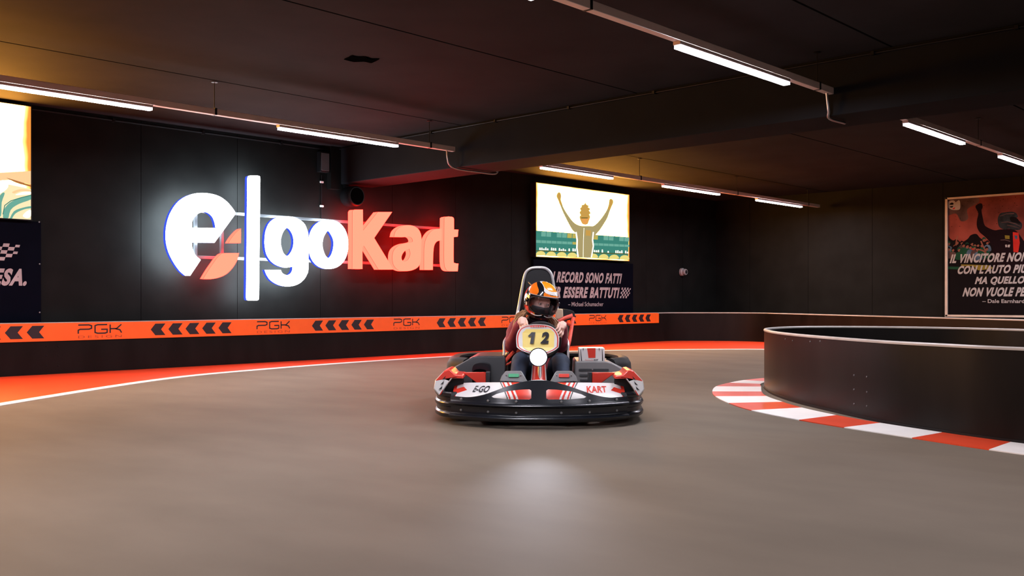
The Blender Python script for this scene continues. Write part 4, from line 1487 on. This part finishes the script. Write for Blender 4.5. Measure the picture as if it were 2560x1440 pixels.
M['shell_red'] = mat('red_helmet_paint', (0.75, 0.05, 0.03), 0.2, var=.02, coat=.6)
M['shoe'] = mat('dark_shoe', (0.02, 0.02, 0.022), .6)
M['eye_white'] = mat('eye_white', (0.5, 0.45, 0.42), .25, var=.02)
M['iris'] = mat('dark_iris', (0.03, 0.018, 0.012), .15)
gl = bpy.data.materials.new('tinted_visor')
gl.use_nodes = True
nt = gl.node_tree
nt.nodes.remove(nt.nodes['Principled BSDF'])
tr, gs, mx, fr = (nt.nodes.new(k) for k in ('ShaderNodeBsdfTransparent', 'ShaderNodeBsdfGlossy', 'ShaderNodeMixShader', 'ShaderNodeFresnel'))
tr.inputs[0].default_value = (.95, .92, .96, 1)
gs.inputs['Roughness'].default_value = .05
gs.inputs[0].default_value = (.8, .8, .9, 1)
nt.links.new(fr.outputs[0], mx.inputs[0])
nt.links.new(tr.outputs[0], mx.inputs[1])
nt.links.new(gs.outputs[0], mx.inputs[2])
nt.links.new(mx.outputs[0], nt.nodes['Material Output'].inputs[0])
M['visor'] = gl

person = thing('person', 'person in an orange and black helmet and maroon jacket steering the kart', 'person', KL, kart.rotation_euler.z)

HC = kp(1353, 751, 1.06)                             # helmet centre
HR = Matrix.Rotation(math.radians(8), 4, 'Y') @ Matrix.Rotation(math.radians(20), 4, 'Z') @ Matrix.Rotation(math.radians(6), 4, 'X')


def hd(v):
    return HC + HR @ Vector(v)


# body: head, neck, trunk, arms and hands grown together into one surface
b = Mb()


def head(u, v):
    th, ph = (u * 2 - 1) * math.pi, (v - .5) * math.pi
    c = math.cos(ph)
    d = Vector((math.sin(th) * c, -math.cos(th) * c, math.sin(ph)))
    r = Vector((.073 * d.x, .090 * d.y, .112 * d.z))
    fr_ = max(0, -d.y)
    if d.z < 0:                                       # jaw narrows to the chin
        r.x *= 1 - .28 * (-d.z) ** 1.5
        r.y *= 1 - .10 * (-d.z)
    r.y -= .020 * fr_ * math.exp(-((d.x / .16) ** 2)) * math.exp(-(((d.z + .20) / .20) ** 2))      # nose
    for s in (-1, 1):                                 # eye sockets and cheeks
        r.y += .014 * math.exp(-(((d.x - s * .42) / .17) ** 2) - ((d.z - .06) / .11) ** 2) * fr_
        r.y -= .006 * math.exp(-(((d.x - s * .5) / .2) ** 2) - ((d.z + .25) / .15) ** 2) * fr_
        r.x += s * .012 * math.exp(-(((d.y - .1) / .14) ** 2) - ((d.z - .0) / .2) ** 2) * (1 if s * d.x > .8 else 0)   # ears
    r.y -= .008 * math.exp(-((d.z - .24) / .08) ** 2) * fr_ * (1 if abs(d.x) < .6 else .4)         # brow
    r.y -= .006 * math.exp(-((d.z + .55) / .07) ** 2) * math.exp(-((d.x / .25) ** 2)) * fr_        # lips
    return hd(r + Vector((0, .010, -.027)))


b.grid(head, 48, 36)
NK = hd((0, .03, -.10))
NB = Vector((.008, 1.21, .66))
SH = {-1: Vector((-.160, 1.18, .655)), 1: Vector((.128, 1.21, .640))}
EL = {-1: kp(1277, 868, 1.02), 1: Vector((.172, 1.08, .50))}
HA = {-1: math.radians(136), 1: math.radians(30)}
b.tube([NK, NB, Vector((.022, 1.235, .55))], [.055, .055, .065], 16)
b.tube([(.022, 1.17, .14), (.022, 1.20, .25), (.022, 1.235, .38), (.022, 1.235, .52), (.022, 1.22, .62), (.022, 1.21, .68)], [.10, .095, .085, .10, .095, .04], 20, flat=1.5)


def hand(b, s, grow=0.0):
    """palm behind the rim, four fingers over it and the thumb along it"""
    a = HA[s]
    c = rim(a)
    tang = (rim(a + .01) - c).normalized() * -s          # towards the top of the wheel
    out = (c - WC).normalized()
    nrm = tang.cross(out).normalized()
    if nrm.y < 0:
        nrm = -nrm                                       # faces the driver
    wrist = c + out * .055 + nrm * .075 - tang * .01
    kn = c + out * .030 + nrm * .012
    pts = []
    for k in range(4):
        off = tang * (-.033 + .022 * k)
        L = (.92, 1.05, 1.0, .82)[k if s < 0 else k]
        q0 = kn + off + nrm * .012
        q1 = c + off + out * .026 - nrm * .014 * L
        q2 = c + off + out * .008 - nrm * .026 * L
        q3 = c + off - out * .014 * L - nrm * .020
        b.tube(spline3([wrist + off * .5 + (q0 - wrist) * .35, q0, q1, q2, q3], 4), [.0085] * 4 + [.0092] * 4 + [.0085] * 4 + [.0075] * 4 + [.006], 8)
    th0 = wrist + (c - wrist) * .35 + tang * .028
    b.tube(spline3([th0, c + tang * .055 + nrm * .026 + out * .004, c + tang * .066 + nrm * .004 - out * .020, c + tang * .070 - nrm * .010 - out * .028], 4), [.012] * 4 + [.0105] * 4 + [.009] * 4 + [.007], 8)
    b.tube([wrist, wrist + (kn - wrist) * .5, kn + nrm * .006], [.021, .024, .018], 12, flat=1.55)
    return wrist


WRIST = {}
for s in (-1, 1):
    WRIST[s] = hand(b, s)
    mid = (SH[s] + EL[s]) / 2
    b.tube([SH[s] + Vector((-s * .05, 0, .0)), SH[s], mid, EL[s]], [.045, .046, .040, .035], 14)
    b.tube([EL[s], EL[s] + (WRIST[s] - EL[s]) * .3, WRIST[s]], [.036, .036, .023], 14)
HIP = {-1: Vector((-.085, 1.12, .19)), 1: Vector((.125, 1.12, .19))}
KN = {-1: kp(1303, 897, .76), 1: kp(1400, 900, .76)}
AN = {-1: Vector((-.178, .46, .17)), 1: Vector((.178, .46, .17))}
for s in (-1, 1):
    b.tube([HIP[s], (HIP[s] + KN[s]) / 2, KN[s]], [.075, .065, .050], 14)
    b.tube([KN[s], KN[s] + (AN[s] - KN[s]) * .3, AN[s]], [.050, .048, .034], 14)
    b.tube([AN[s] + Vector((0, .04, -.03)), AN[s] + Vector((0, -.02, .02)), AN[s] + Vector((0, -.07, .10))], [.034, .036, .025], 12)
body = b.build('body', M['skin'], person, angle=0)
rm = body.modifiers.new('one_surface', 'REMESH')
rm.mode = 'VOXEL'
rm.voxel_size = .0042
rm.use_smooth_shade = True
sm = body.modifiers.new('soften', 'SMOOTH')
sm.factor = .5
sm.iterations = 3
for s in (-1, 1):
    e = hd((s * .031, -.0725, -.019))
    o = Mb().lathe([(.0108 * math.sin(t), -.0108 * math.cos(t)) for t in [math.pi * k / 12 for k in range(13)]], 16, (0, 0, 0), 'y').build('eye', M['eye_white'], person, angle=180)
    o.location = e
    ir = Mb().lathe([(0, -.0116), (.003, -.0113), (.0055, -.0102), (.0058, -.0094)], 14, (0, 0, 0), 'y').build('iris', M['iris'], o, angle=180)
    o.rotation_euler = (HR @ Matrix.Rotation(math.radians(14), 4, 'Z')).to_euler()
    b = Mb()
    b.grid(lambda u, v: Vector((.0121 * math.cos(math.pi * u) * math.cos(v * 1.22 + .33), -.0121 * math.sin(math.pi * u) * math.cos(v * 1.22 + .33), .0121 * math.sin(v * 1.22 + .33) + .001)), 14, 6)
    b.grid(lambda u, v: Vector((.0119 * math.cos(math.pi * u) * math.cos(v * 1.0 + .5), -.0119 * math.sin(math.pi * u) * math.cos(v * 1.0 + .5), -.0119 * math.sin(v * 1.0 + .5))), 14, 6)
    b.build('eyelid', M['skin'], o, recalc=False)
    b = Mb()
    b.tube(spline3([hd((s * .016, -.0855, .005)), hd((s * .032, -.087, .011)), hd((s * .050, -.076, .004))], 4), [.002] * 4 + [.003] * 4 + [.0012], 6)
    b.build('eyebrow', M['hair'], person)

# face mask over nose and chin
def maskf(u, v):
    a = (u - .5) * 2 * 1.35
    z = -.118 + .077 * v
    q = 1 - .18 * (1 - v)
    nose_ = .022 * math.exp(-((a / .3) ** 2)) * math.exp(-(((v - .85) / .3) ** 2))
    return hd((.082 * q * math.sin(a), -.000 + .004 - (.098 * q + nose_) * math.cos(a), z - .016 * (1 - math.cos(a)) * (1 - v)))


fm = Mb().grid(maskf, 24, 10).build('face_mask', M['mask'], person, recalc=False)
sd = fm.modifiers.new('thickness', 'SOLIDIFY')
sd.thickness = .003

# helmet
NU, NV = 280, 170
PH0, PH1 = math.radians(-58), math.radians(90)


def shell(th, ph, k=1.0):
    c = math.cos(ph)
    d = Vector((math.sin(th) * c, -math.cos(th) * c, math.sin(ph)))
    p = Vector((.131 * d.x, .156 * d.y, .150 * d.z))
    f = max(0, math.cos(th))
    low_ = max(0, min(1, -(ph + math.radians(12)) / math.radians(35)))
    p.y -= .024 * low_ * f ** 1.5                      # chin bar
    p.x *= 1 + .05 * low_
    p.z -= .010 * low_
    return p * k


def opening(th, ph):
    a, z = th / math.radians(66), (ph + math.radians(8.5)) / math.radians(24.5)
    return abs(a) ** 3.2 + abs(z) ** 3 < 1


DESIGN = [                                               # painted fields of the front half, outlined as seen from ahead
    (2, [(1355, 706), (1362, 703.5), (1380, 709), (1392, 719), (1393, 730), (1376, 729), (1364, 721), (1358.7, 712.6)]),
    (3, [(1350, 704), (1356, 701), (1366, 700), (1384, 708), (1398, 722), (1399, 739), (1377, 737.5), (1361.5, 730), (1360, 719), (1355, 709)]),
    (1, [(1361.5, 731), (1377, 739), (1399, 742), (1396, 754), (1375, 750), (1360.5, 744)]),
    (1, [(1323, 728), (1326, 711), (1340, 702), (1343, 712.6), (1347, 727), (1341.5, 737), (1331, 735)]),
    (0, [(1330, 720), (1335, 719), (1337, 727), (1332, 728)]),
    (3, [(1304, 736), (1312, 733), (1310, 752), (1309, 768), (1303, 766)]),
    (4, [(1308, 735), (1313, 718), (1318, 715), (1316, 728), (1312, 735)]),
    (3, [(1315, 734), (1319, 734), (1317.5, 762), (1314, 762)]),
    (4, [(1313, 763), (1319, 765), (1332, 776), (1333, 787), (1322, 781), (1314, 771)]),
    (2, [(1333.5, 777), (1336, 778), (1336.5, 789), (1334, 788)]),
]


def poly_in(x, y, poly):
    c = False
    for i in range(len(poly)):
        (xa, ya), (xb, yb) = poly[i - 1], poly[i]
        if (ya > y) != (yb > y) and x < (xb - xa) * (y - ya) / (yb - ya) + xa:
            c = not c
    return c


DESIGN = [(m_, spline(p_, 4, True) if len(p_) > 4 else p_) for (m_, p_) in DESIGN]


def shell_col(th, ph):
    if opening(th * .93, (ph + math.radians(8.5)) * .9 - math.radians(8.5)):
        return 0
    p = hd(shell(th, ph))
    if p.y < HC.y + .03:
        s = (KT + p.y) / 2400
        x, y = 1347 + p.x / s, 750 + (EYE - p.z) / s
        for (m_, poly) in DESIGN:
            if poly_in(x, y, poly):
                return m_
    elif math.degrees(ph) > 42 and abs(math.degrees(th)) < 150:
        return 1 if math.degrees(ph) < 66 else 2
    return 0


b = Mb()
idx = {}
for i in range(NU):
    for j in range(NV + 1):
        idx[i, j] = len(b.v)
        b.v.append(hd(shell(-math.pi + 2 * math.pi * i / NU, PH0 + (PH1 - PH0) * j / NV)))
for i in range(NU):
    for j in range(NV):
        th, ph = -math.pi + 2 * math.pi * (i + .5) / NU, PH0 + (PH1 - PH0) * (j + .5) / NV
        if opening(th, ph):
            continue
        b.f.append([idx[i, j], idx[(i + 1) % NU, j], idx[(i + 1) % NU, j + 1], idx[i, j + 1]])
        b.m.append(shell_col(th, ph))
helmet = b.build('helmet', [M['shell_black'], M['shell_orange'], M['shell_amber'], M['shell_white'], M['shell_red']], person, angle=60)
sd = helmet.modifiers.new('thickness', 'SOLIDIFY')
sd.thickness = .012
sd.offset = -1
ring = []
for k in range(64):
    a = 2 * math.pi * k / 64
    ca, sa = math.cos(a), math.sin(a)
    th = math.radians(66) * math.copysign(abs(ca) ** (2 / 3.2), ca)
    ph = math.radians(-8.5) + math.radians(24.5) * math.copysign(abs(sa) ** (2 / 3), sa)
    ring.append((th, ph))
Mb().tube([hd(shell(t, p, 1.0)) for (t, p) in ring], .0045, 8, closed=True).build('visor_seal', M['rubber'], helmet)
b = Mb()


def vis(u, v):
    return hd(shell(math.radians(-70 + 140 * u), math.radians(-31 + 49 * v), 1.022))


vo = b.grid(vis, 32, 10).build('visor', M['visor'], helmet, recalc=False)
b = Mb()
b.tube([hd(shell(math.radians(-70 + 140 * k / 30), math.radians(18), 1.024)) for k in range(31)], .0028, 6)
b.build('visor_edge', M['print_white'], helmet)
for s in (-1, 1):
    Mb().lathe([(0, .012), (.014, .011), (.018, 0), (.018, -.004)], 16, (0, 0, 0), 'x').build('visor_pivot', M['shell_black'], helmet)
    pv = [o for o in helmet.children if o.name.startswith('visor_pivot')][-1]
    pv.location = hd(shell(s * math.radians(76), math.radians(-2), 1.01))
    pv.rotation_euler = (HR @ Matrix.Rotation(math.radians(90 - 90 * s) + s * math.radians(-14), 4, 'Z')).to_euler()
b = Mb()
for (k0, k1, ph) in ((-58, -14, -37), (-4, 40, -38)):
    b.tube([hd(shell(math.radians(k0 + (k1 - k0) * k / 10), math.radians(ph - 4 * math.sin(math.pi * k / 10)), 1.006)) for k in range(11)], .0032, 6)
b.build('chin_stripe', M['shell_white'], helmet)
b = Mb()
for k in range(2):
    t0 = -18 + 0 * k
b.add([hd(shell(math.radians(t), math.radians(p), 1.012)) for (t, p) in ((-16, -33), (-9, -33), (-9, -54), (-15, -54))], [(0, 1, 2, 3)])
b.build('chin_mark', M['shell_orange'], helmet, recalc=False)

# jacket, trousers, shoes, hair
b = Mb()
b.tube([(-.012, 1.16, .15), (-.012, 1.19, .24), (-.012, 1.23, .38), (-.012, 1.23, .52), (-.012, 1.21, .61), (.022, 1.20, .675), (.022, 1.195, .70)], [.125, .122, .112, .125, .118, .075, .055], 24, flat=1.5)
for s in (-1, 1):
    mid = (SH[s] + EL[s]) / 2
    b.tube(spline3([SH[s] + Vector((-s * .07, 0, .0)), SH[s], mid + Vector((s * .008, 0, 0)), EL[s]], 4), [.070] * 4 + [.068] * 4 + [.060] * 4 + [.052], 18)
    w = EL[s] + (WRIST[s] - EL[s]) * .86
    b.tube(spline3([EL[s] + Vector((0, .01, -.005)), EL[s] + (w - EL[s]) * .35, w], 4), [.053] * 4 + [.046] * 4 + [.034], 18)
for i, v in enumerate(b.v):                               # folds in the cloth
    n = noise.noise(v * 16) * .006 + noise.noise(v * 34) * .003
    b.v[i] = v + Vector((n, n * .6, n * .4))
jk = b.build('jacket', M['jacket'], person, angle=0)
rm = jk.modifiers.new('one_surface', 'REMESH')
rm.mode = 'VOXEL'
rm.voxel_size = .007
rm.use_smooth_shade = True
sm = jk.modifiers.new('soften', 'SMOOTH')
sm.factor = .5
sm.iterations = 4
Mb().tube([NB + Vector((0, 0, -.015)), NB + Vector((0, -.02, .03)), NK + Vector((0, -.0, -.005))], [.085, .078, .070], 20, flat=1.1).build('neck_scarf', mat('dark_scarf', (.02, .022, .035), .8), person)
b = Mb()
b.tube([(.022, 1.24, .16), (.022, 1.18, .17), (.022, 1.10, .19)], [.10, .11, .09], 20, flat=1.5)
for s in (-1, 1):
    b.tube(spline3([HIP[s] + Vector((0, .05, 0)), (HIP[s] + KN[s]) / 2 + Vector((0, 0, .01)), KN[s]], 4), [.092] * 4 + [.082] * 4 + [.064], 18)
    w = KN[s] + (AN[s] - KN[s]) * .92
    b.tube(spline3([KN[s] + Vector((0, .005, .0)), KN[s] + (w - KN[s]) * .4, w], 4), [.064] * 4 + [.060] * 4 + [.047], 18)
for i, v in enumerate(b.v):
    n = noise.noise(v * 15) * .007
    b.v[i] = v + Vector((n, n * .6, n * .4))
tr_ = b.build('trousers', M['jeans'], person, angle=0)
rm = tr_.modifiers.new('one_surface', 'REMESH')
rm.mode = 'VOXEL'
rm.voxel_size = .008
rm.use_smooth_shade = True
sm = tr_.modifiers.new('soften', 'SMOOTH')
sm.factor = .5
sm.iterations = 4
for s in (-1, 1):
    b = Mb()
    a = AN[s]
    b.tube(spline3([a + Vector((0, .05, -.05)), a + Vector((0, .03, -.02)), a + Vector((0, -.02, .03)), a + Vector((0, -.055, .10)), a + Vector((0, -.066, .13))], 3), [.030] * 3 + [.044] * 3 + [.045] * 3 + [.036] * 3 + [.018], 14)
    o = b.build('shoe', M['shoe'], person, angle=60)
    Mb().tube([a + Vector((-.02, -.05, .03)), a + Vector((.0, -.06, .045)), a + Vector((.02, -.05, .03))], .004, 6).build('laces', M['shell_white'], o)
b = Mb()
rnd = random.Random(5)
for k in range(80):
    s = -1 if k % 2 else 1
    q0 = hd((s * rnd.uniform(.050, .105), rnd.uniform(.0, .09), -.105))
    z1 = rnd.uniform(.60, .68) if s < 0 else rnd.uniform(.53, .62)
    xx = (rnd.uniform(-.205, -.10) if s < 0 else rnd.uniform(.10, .175))
    q2 = Vector((xx, rnd.uniform(1.06, 1.16), z1 + .02))
    q1 = (q0 + q2) / 2 + Vector((s * .02, -.02, .015))
    q3 = q2 + Vector((s * rnd.uniform(.0, .03), -.025, -.05))
    b.tube(spline3([q0, q1, q2, q3], 4), [.007] * 4 + [.007] * 4 + [.006] * 4 + [.0015], 5)
b.build('hair', M['hair'], person, angle=0)
